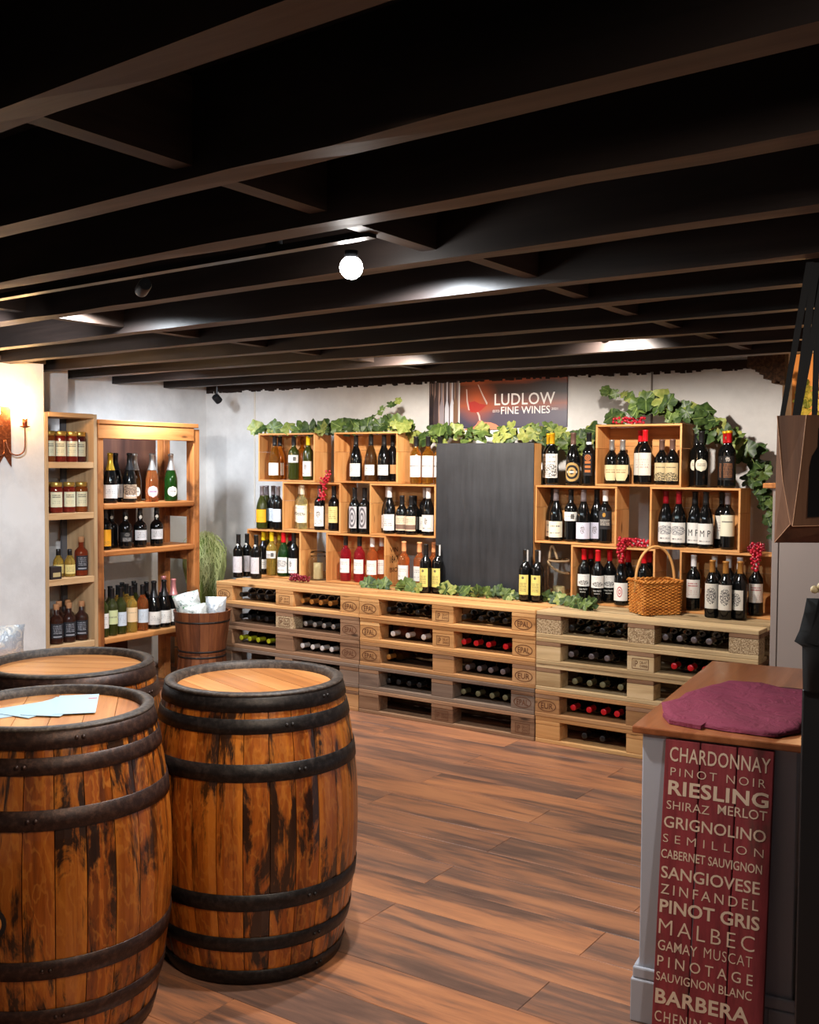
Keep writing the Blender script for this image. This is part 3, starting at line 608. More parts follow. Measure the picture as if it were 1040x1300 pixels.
STANDING = [
(0.138,0.439,1.397,'burgundy','amber','black','plain_low','amber white-wine bottle with blank white label at left of the top left crate',0),
(0.116,0.519,1.397,'burgundy','amber','black','plain_low','amber bottle half hidden behind the leftmost bottle of the top left crate',0),
(0.305,0.445,1.397,'bordeaux','olive','black','square_high','olive bottle with small white label and black square in top left crate',0),
(0.313,0.523,1.397,'bordeaux','amber','none','none','plain amber bottle without label at the back of the top left crate',0),
(0.433,0.445,1.397,'bordeaux','olive','yellow','figure','dark bottle with yellow capsule at right of the top left crate',0),
(0.837,0.445,1.397,'burgundy','black','black','plain_low','black sloping bottle with white label, leftmost in the second top left crate',1),
(0.959,0.445,1.397,'burgundy','darkamber','black','plain_small','dark amber sloping bottle with small white label, middle of the second top left crate',1),
(1.063,0.445,1.397,'burgundy','black','black','plain_small','black sloping bottle with white label, third in the second top left crate',1),
(1.077,0.523,1.397,'bordeaux','black','black','kraft','bottle with tan label almost hidden at right of second top left crate',1),
(1.294,0.470,1.386,'bordeaux','amber','black','big_white','amber bottle with large white label, left one of the pair by the blackboard top',2),
(1.390,0.464,1.386,'bordeaux','amber','black','big_white','amber bottle with large white label, right one of the pair by the blackboard top',2),
(1.445,0.516,1.386,'bordeaux','amber','black','big_white','amber white-labelled bottle mostly hidden behind the blackboard top left edge',2),
(0.024,0.436,1.052,'burgundy','olive','grey','orange','olive bottle with orange label standing at the left end of the middle row',3),
(-0.006,0.519,1.052,'burgundy','olive','grey','plain_low','olive bottle with white label directly behind the orange-labelled bottle',3),
(0.071,0.500,1.052,'bordeaux','black','grey','bluewhite','dark bottle with pale blue label and grey capsule, left of a crate side',3),
(0.176,0.430,1.052,'bordeaux','black','grey','bluewhite','dark bottle with pale blue label touching the side of the middle-row left crate',3),
(0.299,0.523,1.062,'bordeaux','clear','cream','moustache','pale clear bottle, left of two with dark spectacle motif labels',4),
(0.383,0.445,1.062,'bordeaux','clear','cream','moustache','pale clear bottle, right of two with dark spectacle motif labels',4),
(0.534,0.445,1.062,'bordeaux','black','brown','emblem','black bottle with white crest label under the hanging red grapes',4),
(0.655,0.445,1.062,'bordeaux','black','black','cream','black bottle with cream yellow label at right of the middle-row left crate',4),
(0.822,0.452,1.052,'bordeaux','black','black','ornate','black bottle with ornate grey label, left of two in the narrow middle gap',5),
(0.896,0.463,1.052,'bordeaux','black','black','ornate','black bottle with ornate grey label, right of two in the narrow middle gap',5),
(1.043,0.519,1.062,'burgundy','black','white','plain_low','black white-capped bottle behind the leftmost bottle of the crate beside the blackboard',6),
(1.109,0.445,1.062,'burgundy','black','white','textlow','black bottle with white capsule and cream label, leftmost in crate beside the blackboard',6),
(1.200,0.455,1.062,'squat','black','black','photo','short dark bottle, left of two with brown and cream labels',6),
(1.280,0.443,1.062,'squat','black','black','photo','short dark bottle, right of two with brown and cream labels',6),
(1.253,0.520,1.062,'squat','black','black','none','short dark bottle without visible label behind the brown-labelled pair',6),
(1.332,0.523,1.062,'bordeaux','black','white','plain_low','dark bottle half hidden behind the bird-motif bottle beside the blackboard',6),
(1.408,0.445,1.062,'burgundy','black','white','figure','black bottle with white capsule and small figure on label beside the blackboard',6),
(-0.028,0.252,0.720,'bordeaux','black','black','port','port bottle with white neck seal standing alone at left end of the pallet top',7),
(-0.024,0.334,0.720,'bordeaux','black','black','port','port bottle with white label tucked behind another port bottle on pallet top',7),
(0.120,0.270,0.720,'bordeaux','black','black','port','port bottle with neck seal in front at the corner of bottom left crate',7),
(0.029,0.445,0.733,'bordeaux','black','yellow','plain_small','dark bottle with yellow capsule and small cream label in bottom left crate',8),
(-0.004,0.523,0.733,'bordeaux','olive','yellow','none','yellow-capped olive bottle at the back left of the bottom left crate',8),
(0.128,0.420,0.733,'bordeaux','paleamber','yellow','square_high','pale amber bottle with yellow capsule and white label in bottom left crate',8),
(0.107,0.523,0.733,'bordeaux','paleamber','yellow','none','pale yellow bottle behind the red-capped green bottle in bottom left crate',8),
(0.235,0.420,0.733,'burgundy','green','red','landscape','green bottle with red capsule and landscape label in bottom left crate',8),
(0.208,0.523,0.733,'bordeaux','black','red','none','dark red-capped bottle behind the rightmost bottle of bottom left crate',8),
(0.319,0.430,0.733,'bordeaux','black','black','figure','dark bottle with white label at right of the bottom left crate above grapes',8),
(0.756,0.445,0.733,'bordeaux','rose','black','plain','deep pink rose bottle with black capsule, left of two in bottom middle crate',9),
(0.870,0.445,0.733,'bordeaux','rose','black','plain','deep pink rose bottle with black capsule, right of two in bottom middle crate',9),
(0.975,0.445,0.733,'bordeaux','orange','white','plain','orange rose bottle with white capsule in bottom middle crate',9),
(0.993,0.523,0.733,'bordeaux','orange','white','plain','orange rose bottle nearly hidden by the right side of bottom middle crate',9),
(1.255,0.400,0.721,'bordeaux','orange','peach','plain','orange rose bottle with peach capsule standing right of the stamped crate side',10),
(1.373,0.400,0.721,'bordeaux','orange','peach','plain','orange rose bottle just behind the left yellow-labelled dark bottle',10),
(1.442,0.460,0.721,'bordeaux','orange','peach','none','orange rose bottle behind the second yellow-labelled bottle, beside the blackboard',10),
(1.485,0.300,0.720,'bordeaux','black','black','sherry','dark bottle with yellow label, left of the pair left of the blackboard foot',11),
(1.553,0.332,0.720,'bordeaux','black','black','sherrytag','dark bottle with yellow label and white neck strip left of blackboard foot',11),
(2.160,0.326,0.720,'bordeaux','black','black','sherrytag','dark bottle with yellow label at the right foot of the blackboard',11),
(2.235,0.332,0.720,'bordeaux','black','black','sherrytag','dark bottle with yellow label standing just left of the glass lantern',11),
(2.237,0.519,1.071,'burgundy','black','black','cream_low','black bottle with cream label behind leftmost bottle right of the blackboard',12),
(2.293,0.445,1.071,'burgundy','black','grey','cream_low','black bottle with wide cream label, leftmost right of the blackboard in middle row',12),
(2.381,0.460,1.071,'bordeaux','black','black','square_high','black bottle with cream band label and dark square, right of blackboard',12),
(2.472,0.433,1.071,'burgundy','black','grey','lavender','dark bottle with lavender white label and figure, front of two alike',12),
(2.526,0.496,1.071,'burgundy','black','black','lavender','dark bottle with lavender white label, half hidden behind its twin',12),
(2.596,0.456,1.071,'bordeaux','black','white','darkgold','black bottle with black and gold label and white capsule at crate right side',12),
(2.203,0.523,1.396,'bordeaux','black','gold','art','yellow-capped bottle hidden behind its twin above the blackboard right edge',13),
(2.261,0.450,1.396,'bordeaux','black','gold','art','black bottle with yellow capsule and sketched white label beside the blackboard top',13),
(2.395,0.450,1.396,'burgundy','black','brown','goldpattern','black sloping bottle with ornate gold patterned label on top of a crate',13),
(2.488,0.460,1.396,'bordeaux','black','black','seal','black bottle with orange medallion and ribbon label beside the top right crate',13),
(2.626,0.464,1.407,'squat','black','silver','cream_round','short black bottle with rounded cream label, left of two in top right crate',14),
(2.703,0.436,1.407,'squat','black','silver','cream_round','short black bottle with rounded cream label, right of two in top right crate',14),
(2.773,0.523,1.407,'bordeaux','black','red','bigcream','red-capped bottle mostly hidden behind its twin in the top right crate',14),
(2.831,0.445,1.407,'bordeaux','black','red','bigcream','black bottle with bright red capsule and white label in top right crate',14),
(2.919,0.468,1.407,'squat','black','brown','cityscape','short black bottle with skyline label, left of two in the top right crate',14),
(2.992,0.432,1.407,'squat','black','brown','cityscape','short black bottle with skyline label, right of two in the top right crate',14),
(3.097,0.520,1.396,'bordeaux','black','black','oval','dark bottle with oval label hidden behind its twin on the right crate top',15),
(3.146,0.450,1.396,'bordeaux','black','black','oval','black bottle with round cream label standing under the vine on right crate',15),
(3.254,0.510,1.396,'bordeaux','black','redgold','darkprint','dark bottle with red and gold capsule behind its twin at far right top',15),
(3.297,0.440,1.396,'bordeaux','black','redgold','darkprint','dark bottle with red and gold capsule and bronze print at far right top',15),
(2.952,0.455,1.071,'burgundy','black','darkred','landscape','black sloping bottle with grey landscape label, left of two right of the gap',16),
(3.032,0.435,1.071,'burgundy','black','darkred','landscape','black sloping bottle with grey landscape label, right of two right of the gap',16),
(3.108,0.475,1.071,'burgundy','black','black','letters','black bottle with large lettered white label, left and behind of the two',16),
(3.181,0.435,1.071,'burgundy','black','black','letters','black bottle with large lettered white label, front one of the two',16),
(3.239,0.523,1.071,'bordeaux','black','black','bigcream','dark bottle half hidden at the left of the large cream-labelled bottle',16),
(3.295,0.445,1.071,'bordeaux','black','grey','bigtitle','black bottle with large cream label and dark title at right of crate',16),
(2.475,0.445,0.733,'bordeaux','black','red','whitescript','red-capped black bottle with white script label, leftmost in bottom crate by the lantern',17),
(2.481,0.523,0.733,'bordeaux','black','red','none','red-capped black bottle at the back between two script-labelled bottles',17),
(2.576,0.410,0.733,'bordeaux','black','red','whitescript','red-capped black bottle with white script label, frontmost of the bottom crate',17),
(2.621,0.470,0.733,'bordeaux','black','red','whitescript','red-capped black bottle with script label, third from left in bottom crate',17),
(2.719,0.411,0.733,'burgundy','black','red','emblem_red','sloping black bottle with red capsule and red emblem label left of wicker basket',17),
(2.720,0.500,0.733,'burgundy','black','red','none','dark red-capped bottle at the left edge behind the wicker basket',17),
(2.835,0.445,0.733,'bordeaux','black','red','none','red-capped bottle seen through the basket handle, left one',17),
(2.835,0.523,0.733,'bordeaux','black','red','none','red-capped bottle seen through the basket handle, right one',17),
(3.121,0.435,0.733,'bordeaux','black','white','redtext','black bottle with white capsule and red text label just right of the basket',18),
(3.261,0.317,0.720,'bordeaux','black','goldbrown','grapes','gold-capped bottle with grey grape cluster label, left of three in front',18),
(3.339,0.291,0.720,'bordeaux','black','goldbrown','grapes','gold-capped bottle with grey grape cluster label, middle of three in front',18),
(3.401,0.334,0.720,'bordeaux','black','goldbrown','grapes_side','gold-capped bottle turned sideways, right of three with grape cluster labels',18),
(3.224,0.465,0.733,'bordeaux','black','white','redtext','white-capped bottle behind the left gold-capped bottles',18),
(3.298,0.474,0.733,'bordeaux','black','white','redtext','white-capped bottle behind the middle gold-capped bottle',18),
(3.366,0.442,0.733,'bordeaux','black','white','redtext','white-capped bottle behind the right gold-capped bottle',18),
(3.452,0.441,0.733,'bordeaux','black','white','redtext','white-capped bottle with red text label under grapes at far right',18),
(-0.370,-0.659,1.252,'champagne','black','black','plain_low','dark bottle with white label peeping past the narrow shelf side, upper shelf',19),
(-0.270,-0.655,1.252,'champagne','black','goldfoil','plain_low','black sparkling wine bottle with shiny gold foil neck on the left shelf',19),
(-0.370,-0.526,1.252,'champagne','black','black','plain_low','black sparkling bottle behind the gold-foiled one on the left shelf',19),
(-0.270,-0.499,1.252,'champagne','black','black','artbrown','black sparkling bottle with brown picture label and cream neck band',19),
(-0.370,-0.368,1.252,'champagne','darkamber','silver','round_cream','dark sparkling bottle with silver foil behind the brown picture label',19),
(-0.270,-0.310,1.252,'champagne','orange','silver','round_pink','orange-pink sparkling rose with silver foil and round pink label',19),
(-0.270,-0.143,1.252,'champagne','green','silver','round_cream','bright green sparkling bottle with silver foil and round cream label',19),
(-0.270,-0.696,0.958,'bordeaux','black','black','orange_tall','slim dark bottle with tall orange yellow label on the middle left shelf',20),
(-0.370,-0.564,0.958,'port','black','black','none_seal','round-shouldered port bottle behind the orange-labelled bottle',20),
(-0.270,-0.535,0.958,'port','black','black','whiteprint','round-shouldered black port bottle with white print and neck medallion',20),
(-0.270,-0.413,0.958,'port','black','black','port_small','port bottle with grey white label, second from right on middle left shelf',20),
(-0.270,-0.271,0.958,'port','black','black','port_small','port bottle with white label at the right of the middle left shelf',20),
(-0.266,-0.723,0.412,'bordeaux','olive','black','plain','olive bottle with white label at the left of the bottom shelf',21),
(-0.270,-0.648,0.412,'bordeaux','olive','black','greenlabel','olive bottle with pale green label, second on the bottom shelf',21),
(-0.274,-0.573,0.412,'bordeaux','olive','black','bluewhite','olive bottle with pale blue label, third on the bottom shelf',21),
(-0.270,-0.488,0.412,'bordeaux','paleamber','black','peachlabel','pale golden bottle with peach label on the bottom left shelf',21),
(-0.270,-0.395,0.412,'bordeaux','orange','black','bluewhite','amber pink bottle with white label right of the golden bottle',21),
(-0.269,-0.298,0.412,'champagne','black','black','plain_low','black sparkling bottle with white label, left of two on bottom shelf',21),
(-0.268,-0.209,0.412,'champagne','black','black','plain_low','black sparkling bottle with white label, right of two on bottom shelf',21),
(-0.273,-0.120,0.412,'champagne','black','pink','plain_low','black sparkling bottle with pink foil, front one at bottom shelf right',21),
(-0.450,-0.044,0.412,'champagne','black','pink','none','pink-foiled bottle at the back right of the bottom left shelf',21),
(-0.368,-0.579,0.412,'bordeaux','olive','black','none','olive bottle without visible label in the back row, far left of bottom shelf',21),
(-0.380,-0.505,0.412,'bordeaux','paleamber','black','none','golden bottle in the back row behind the pale green label',21),
(-0.385,-0.430,0.412,'bordeaux','paleamber','black','none','golden bottle in the back row behind the pale blue label',21),
(-0.387,-0.355,0.412,'bordeaux','olive','black','none','olive bottle in the back row behind the peach-labelled bottle',21),
(-0.380,-0.262,0.412,'bordeaux','black','black','none','tall dark bottle in the back row behind the amber pink bottle',21),
(-0.480,-0.385,0.412,'bordeaux','paleamber','black','none','golden bottle at the very back of the bottom shelf, left one',21),
(-0.480,-0.283,0.412,'bordeaux','olive','black','none','olive bottle at the very back of the bottom shelf, centre',21),
(-0.270,-1.113,1.508,'jar','amberjar','goldlid','jarlabel','honey-coloured jar at the left edge of the top narrow shelf',22),
(-0.267,-1.035,1.508,'jar','redjar','goldlid','jarlabel','red-brown preserve jar, second from left on the top narrow shelf',22),
(-0.262,-0.957,1.508,'jar','redjar','goldlid','jarlabel','deep red preserve jar, third from left on the top narrow shelf',22),
(-0.281,-0.881,1.508,'jar','darkjar','goldlid','jarlabel','dark preserve jar at the right of the top narrow shelf',22),
(-0.370,-1.046,1.203,'jar','amberjar','goldlid','jarlabel','amber jar cut off at the left of the second narrow shelf',23),
(-0.270,-1.063,1.203,'jar','redjar','goldlid','jarlabel','red-brown jar, left of three in front on the second narrow shelf',23),
(-0.270,-0.972,1.203,'jar','redjar','goldlid','jarlabel','deep red jar, middle of three in front on the second narrow shelf',23),
(-0.270,-0.881,1.203,'jar','amberjar','goldlid','jarlabel','amber red jar, right of three in front on the second narrow shelf',23),
(-0.325,-1.010,0.812,'flask','paleamber','black','cream','small golden spirit bottle standing behind a dark gift box',24),
(-0.270,-0.969,0.812,'flask','paleamber','black','cream','small golden spirit bottle with cream label, middle of third narrow shelf',24),
(-0.270,-0.884,0.812,'spirit','brownred','cork','darklabel','tall brown spirit bottle with black label on the third narrow shelf',24),
(-0.270,-1.070,0.415,'spirit','brownblack','cork','darklabel','dark square-shouldered spirit bottle, left of three in front on lowest narrow shelf',25),
(-0.270,-0.978,0.415,'spirit','brownblack','cork','darklabel','dark spirit bottle, middle of three in front on lowest narrow shelf',25),
(-0.270,-0.884,0.415,'spirit','brownblack','cork','darklabel','dark spirit bottle, right of three in front on lowest narrow shelf',25),
(-0.370,-0.974,0.415,'spirit','brownblack','cork','none','dark cork-topped bottle at the back left of lowest narrow shelf',25),
(-0.390,-0.894,0.415,'spirit','brownblack','cork','none','dark cork-topped bottle at the back centre of lowest narrow shelf',25),
]
LYING = [
(0.183,0.055,0.638,'black','black','left',1,'left',0,4,'black'),
(0.257,0.055,0.638,'black','black','left',1,'left',1,4,'black'),
(0.332,0.055,0.638,'black','black','left',1,'left',2,4,'black'),
(0.406,0.055,0.638,'black','black','left',1,'left',3,4,'black'),
(0.711,0.055,0.638,'black','goldbrown','left',1,'right',0,4,'gold-capped'),
(0.785,0.055,0.638,'black','goldbrown','left',1,'right',1,4,'gold-capped'),
(0.859,0.055,0.638,'black','goldbrown','left',1,'right',2,4,'gold-capped'),
(0.934,0.055,0.638,'black','goldbrown','left',1,'right',3,4,'gold-capped'),
(0.183,0.055,0.494,'black','black','left',2,'left',0,4,'black'),
(0.257,0.055,0.494,'black','black','left',2,'left',1,4,'black'),
(0.332,0.055,0.494,'black','black','left',2,'left',2,4,'black'),
(0.406,0.055,0.494,'black','black','left',2,'left',3,4,'black'),
(0.736,0.055,0.494,'black','silver','left',2,'right',0,4,'grey-capped'),
(0.810,0.055,0.494,'black','silver','left',2,'right',1,4,'grey-capped'),
(0.885,0.055,0.494,'black','silver','left',2,'right',2,4,'grey-capped'),
(0.959,0.055,0.494,'black','silver','left',2,'right',3,4,'grey-capped'),
(0.183,0.055,0.350,'olive','yellowgreen','left',3,'left',0,4,'yellow-green capped'),
(0.257,0.055,0.350,'olive','yellowgreen','left',3,'left',1,4,'yellow-green capped'),
(0.332,0.055,0.350,'olive','yellowgreen','left',3,'left',2,4,'yellow-green capped'),
(0.423,0.055,0.350,'olive','yellowgreen','left',3,'left',3,4,'yellow-green capped'),
(0.711,0.055,0.350,'black','white','left',3,'right',0,4,'white-capped'),
(0.794,0.055,0.350,'black','white','left',3,'right',1,4,'white-capped'),
(0.870,0.055,0.350,'black','white','left',3,'right',2,4,'white-capped'),
(0.946,0.055,0.350,'black','white','left',3,'right',3,4,'white-capped'),
(1.383,0.055,0.638,'black','black','middle',1,'left',0,3,'black'),
(1.457,0.055,0.638,'black','black','middle',1,'left',1,3,'black'),
(1.589,0.055,0.638,'black','black','middle',1,'left',2,3,'black'),
(1.911,0.055,0.638,'black','black','middle',1,'right',0,4,'black'),
(2.022,0.055,0.638,'black','black','middle',1,'right',1,4,'black'),
(2.097,0.055,0.638,'black','black','middle',1,'right',2,4,'black'),
(2.179,0.055,0.638,'black','black','middle',1,'right',3,4,'black'),
(1.414,0.055,0.494,'rosedark','white','middle',2,'left',0,3,'white-capped rose'),
(1.522,0.055,0.494,'rosedark','white','middle',2,'left',1,3,'white-capped rose'),
(1.634,0.055,0.494,'rosedark','white','middle',2,'left',2,3,'white-capped rose'),
(1.911,0.055,0.494,'black','red','middle',2,'right',0,4,'red-capped'),
(1.992,0.055,0.494,'black','red','middle',2,'right',1,4,'red-capped'),
(2.074,0.055,0.494,'black','red','middle',2,'right',2,4,'red-capped'),
(2.183,0.055,0.494,'black','red','middle',2,'right',3,4,'red-capped'),
(1.383,0.055,0.350,'amber','goldbrown','middle',3,'left',0,1,'gold-capped amber'),
(1.938,0.055,0.350,'black','grey','middle',3,'right',0,4,'grey-capped'),
(2.016,0.055,0.350,'black','grey','middle',3,'right',1,4,'grey-capped'),
(2.090,0.055,0.350,'black','grey','middle',3,'right',2,4,'grey-capped'),
(2.167,0.055,0.350,'black','grey','middle',3,'right',3,4,'grey-capped'),
(1.383,0.055,0.206,'black','black','middle',4,'left',0,4,'black'),
(1.457,0.055,0.206,'black','black','middle',4,'left',1,4,'black'),
(1.532,0.055,0.206,'black','black','middle',4,'left',2,4,'black'),
(1.606,0.055,0.206,'black','black','middle',4,'left',3,4,'black'),
(1.911,0.055,0.206,'black','olivegrey','middle',4,'right',0,4,'olive-capped'),
(2.008,0.055,0.206,'black','olivegrey','middle',4,'right',1,4,'olive-capped'),
(2.100,0.055,0.206,'black','olivegrey','middle',4,'right',2,4,'olive-capped'),
(2.184,0.055,0.206,'black','olivegrey','middle',4,'right',3,4,'olive-capped'),
(2.586,0.055,0.638,'black','black','right',1,'left',0,4,'black'),
(2.683,0.055,0.638,'black','black','right',1,'left',1,4,'black'),
(2.764,0.055,0.638,'black','black','right',1,'left',2,4,'black'),
(2.855,0.055,0.638,'black','black','right',1,'left',3,4,'black'),
(3.110,0.055,0.638,'black','grey','right',1,'right',0,4,'grey-capped'),
(3.185,0.055,0.638,'black','grey','right',1,'right',1,4,'grey-capped'),
(3.259,0.055,0.638,'black','grey','right',1,'right',2,4,'grey-capped'),
(3.336,0.055,0.638,'black','grey','right',1,'right',3,4,'grey-capped'),
(2.586,0.055,0.494,'black','grey','right',2,'left',0,3,'grey-capped'),
(2.703,0.055,0.494,'black','grey','right',2,'left',1,3,'grey-capped'),
(2.793,0.055,0.494,'black','grey','right',2,'left',2,3,'grey-capped'),
(3.158,0.055,0.494,'black','red','right',2,'right',0,3,'red-capped'),
(3.244,0.055,0.494,'black','red','right',2,'right',1,3,'red-capped'),
(3.319,0.055,0.494,'black','red','right',2,'right',2,3,'red-capped'),
(2.609,0.055,0.350,'black','olivegrey','right',3,'left',0,4,'olive-capped'),
(2.695,0.055,0.350,'black','olivegrey','right',3,'left',1,4,'olive-capped'),
(2.770,0.055,0.350,'black','olivegrey','right',3,'left',2,4,'olive-capped'),
(2.871,0.055,0.350,'black','olivegrey','right',3,'left',3,4,'olive-capped'),
(2.602,0.055,0.206,'black','red','right',4,'left',0,4,'red-capped'),
(2.694,0.055,0.206,'black','red','right',4,'left',1,4,'red-capped'),
(2.778,0.055,0.206,'black','red','right',4,'left',2,4,'red-capped'),
(2.853,0.055,0.206,'black','red','right',4,'left',3,4,'red-capped'),
(2.669,0.055,0.062,'black','black','right',5,'left',0,2,'black'),
(2.773,0.055,0.062,'black','black','right',5,'left',1,2,'black'),
]
for (x, y, z, kind, glass, cap, style, lab, gi) in STANDING:
    left_unit = x < -.2 and y < .1
    face = math.radians(58 if left_unit else 14)+random.uniform(-.12, .12)
    if style == 'grapes_side': face = math.radians(-18)
    if style in ('sherry', 'sherrytag'): face = math.radians(4)
    cat = 'jar' if kind == 'jar' else 'bottle'
    B = thing('preserve_jar' if kind == 'jar' else ('spirit_bottle' if kind in ('spirit', 'flask') else 'wine_bottle'), lab, cat, (x, y, z+.0005), face, GROUPS[gi])
    if kind == 'bordeaux': B.scale = (1, 1, .982)
    if abs(z-.958) < .001: B.scale = (1, 1, .83 if kind == 'bordeaux' else .87)
    body, cp, lb = bottle_meshes(kind, glass, cap, style)
    obj('jar_body' if kind == 'jar' else 'bottle_body', body, B)
    if cp: obj('lid' if kind == 'jar' else ('cork' if cap == 'cork' else 'capsule'), cp, B)
    if lb: obj('label', lb, B)
    if style in ('port', 'port_small', 'whiteprint', 'none_seal'):
        obj('neck_seal', disc_seal(), B, scale=(1,1,1))
    if style == 'sherrytag':
        MB().box(.0158, .0172, -.006, .006, .235, .302).build('neck_strip', pm('white_strip', srgb(226,226,226), .6), B, rot=(0,0,math.radians(-20)))
    if style == 'letters':
        bent_text('M P', .041, .062, .034, 1.35, pm('letter_ink', srgb(40,38,40), .6), B)
    if style == 'whitescript':
        bent_text('VINO TINTO', .037, .066, .009, 1.3, pm('white_letter_ink', WHITE_INK, .6), B)
        bent_text('RESERVA', .037, .052, .006, .9, pm('white_letter_ink'), B)
    if style == 'darkprint':
        pass
    if cap == 'redgold':
        MB().lathe([(.0160,.292),(.0172,.293),(.0172,.305),(.004,.3068)], 14).build('gold_cap_top', CAPS['gold'], B, True)
    if style == 'artbrown':
        MB().lathe([(.0262,.215),(.0262,.2155),(.0215,.232),(.0215,.2325)], 16).build('neck_band', pm('cream_band', srgb(220,204,170), .6), B, True)
    if style in ('seal',):
        MB().lathe([(.0160,.236),(.0166,.237),(.0166,.250),(.0160,.251)], 14).build('neck_ring', pm('white_ring', srgb(210,220,226), .5), B, True)

ORD = {0: 'leftmost', 1: 'second from left', 2: 'third from left', 3: 'rightmost'}
RN = {1: 'top', 2: 'second', 3: 'third', 4: 'fourth', 5: 'lowest'}
lie_body = {}
for (x, y, z, glass, cap, stack, row, bay, i, n, desc) in LYING:
    if cap == 'none': cap = 'black'
    pos = ORD[i] if not (i == n-1 and n > 1) else 'rightmost'
    if n == 1: pos = 'lone'
    lab = '%s lying bottle, %s in %s bay, %s row of the %s pallets' % (desc, pos, bay, RN[row], stack)
    B = thing('wine_bottle', lab, 'bottle', (x, y+.302, z-.0025), 0, 'bottles lying in the %s row of the %s pallet stack' % (RN[row], stack))
    B.rotation_euler = (PI/2, 0, random.uniform(-.05, .05)*0)
    kind = 'bordeaux' if glass != 'rosedark' else 'burgundy'
    if kind == 'burgundy': kind = 'bordeaux'
    body, cp, lb = bottle_meshes(kind, glass, cap, 'none')
    obj('bottle_body', body, B); obj('capsule', cp, B)

# ================================================================== BLACKBOARD
bb = thing('blackboard', 'large blank blackboard on a pine case standing between the crate stacks', 'blackboard', (1.508, .375, .721))
def slate():
    m = pm('slate_black', srgb(34,35,38), .55); t = NT(m); v = t.coords((1,1,1), 0); n = t.noise(v, 4., 5, .6); n2 = t.noise(t.coords((6,1,.6),0), 5., 4, .6)
    t.l(t.ramp(t.math('MULTIPLY', t.math('ADD', n, n2), .5), [(.35, srgb(30,31,34)), (.65, srgb(50,51,55))]), t.b.inputs['Base Color']); return m
bevel(MB().box(0, .672, 0, .008, 0, .918).build('writing_panel', slate(), bb), .001)
for a, b in ((.002, .014), (.658, .670)):
    MB().box(a, b, .0085, .10, 0, .915).build('case_side', PINEZ, bb)
MB().box(.0145, .6575, .0085, .10, .903, .915).build('case_top', PINE, bb)
MB().box(.0145, .6575, .0085, .10, 0, .012).build('case_bottom', PINE, bb)

# ================================================================== WALL SIGN
sg = thing('shop_sign', 'dark amber printed shop sign with wine glass photo and white lettering on the back wall', 'sign', (1.421, .797, 1.745))
SW, SH = .768, .325
def sign_mat():
    m = pm('sign_print', rough=.35); t = NT(m); tc = t.n('TexCoord'); sp = t.n('SeparateXYZ'); t.l(tc.outputs['Object'], sp.inputs[0])
    X = t.math('DIVIDE', sp.outputs[0], SW); Z = t.math('DIVIDE', sp.outputs[2], SH)
    n = t.noise(t.coords((1.3, 1, 5), 0), 2.2, 3, .5)
    zz = t.math('ADD', Z, t.math('MULTIPLY', t.math('SUBTRACT', n, .5), .22))
    c = t.ramp(zz, [(0, srgb(70,66,82)), (.30, srgb(84,76,90)), (.42, srgb(150,84,66)), (.55, srgb(104,70,66)), (.70, srgb(44,26,24)), (.84, srgb(58,30,20)), (.93, srgb(168,74,28)), (1., srgb(70,30,18))])
    dx = t.math('DIVIDE', t.math('SUBTRACT', X, .17), .22); dz = t.math('DIVIDE', t.math('SUBTRACT', Z, .55), .5)
    d = t.math('SQRT', t.math('ADD', t.math('MULTIPLY', dx, dx), t.math('MULTIPLY', dz, dz)))
    c = t.mix(t.ramp(d, [(0, gv(.85)), (1, gv(0))]), c, srgb(190,82,36))
    t.l(c, t.b.inputs['Base Color']); return m
bevel(MB().box(0, SW, -.006, .002, 0, SH).build('sign_panel', sign_mat(), sg), .001)
WL = pm('sign_white', srgb(236,228,222), .5)
def flat_text(body, x0, x1, z0, z1, y, mat, parent, bold=0., spacing=1., name='lettering', z0r=None):
    v, f, asp = text_geo(body, bold, spacing)
    zr = 0 if z0r is None else z0r
    return obj(name, mesh(name, [(x0+a*(x1-x0), y, z0+b*(z1-z0)+a*zr) for a, b in v], f, mat), parent)
def sx(px): return (px-586)/136*SW
def sz(py): return (543-py)/66*SH
flat_text('LUDLOW', sx(632), sx(707.5), sz(514), sz(499), -.0068, WL, sg, .012, 1.05)
flat_text('FINE WINES', sx(640.5), sx(701.5), sz(525.5), sz(516), -.0068, WL, sg, .006)
flat_text('ESTD', sx(630), sx(638.5), sz(523), sz(520), -.0068, WL, sg)
flat_text('2021', sx(703.5), sx(711), sz(521.5), sz(518.8), -.0068, WL, sg)
def poly(name, pts, y, mat, parent):
    return obj(name, mesh(name, [(a, y, b) for a, b in pts], [tuple(range(len(pts)))], mat), parent)
def S_(pts): return [(sx(586+(x-255)/5.474), sz(470+y/5.474+.0)) for x, y in pts]
poly('printed_wine', S_([(308,200),(330,212),(365,205),(400,225),(436,232),(452,236),(412,272),(385,288),(340,284),(312,262)]), -.0066, pm('printed_red', srgb(168,48,42), .4), sg)
poly('printed_glass_side', S_([(301,118),(309,120),(315,200),(330,272),(318,268),(306,210)]), -.0070, pm('printed_glass', srgb(200,176,168), .4), sg)
poly('printed_glass_side', S_([(385,88),(392,90),(430,170),(458,222),(452,236),(420,170)]), -.0070, pm('printed_glass'), sg)
poly('printed_stem', S_([(380,286),(392,286),(404,310),(410,345),(398,345),(392,312)]), -.0070, pm('printed_glass'), sg)
poly('printed_hand', S_([(262,412),(300,404),(350,398),(378,372),(392,350),(408,340),(430,356),(480,360),(520,375),(560,408),(540,411),(400,411)]), -.0068, pm('printed_skin', srgb(206,128,96), .5), sg)
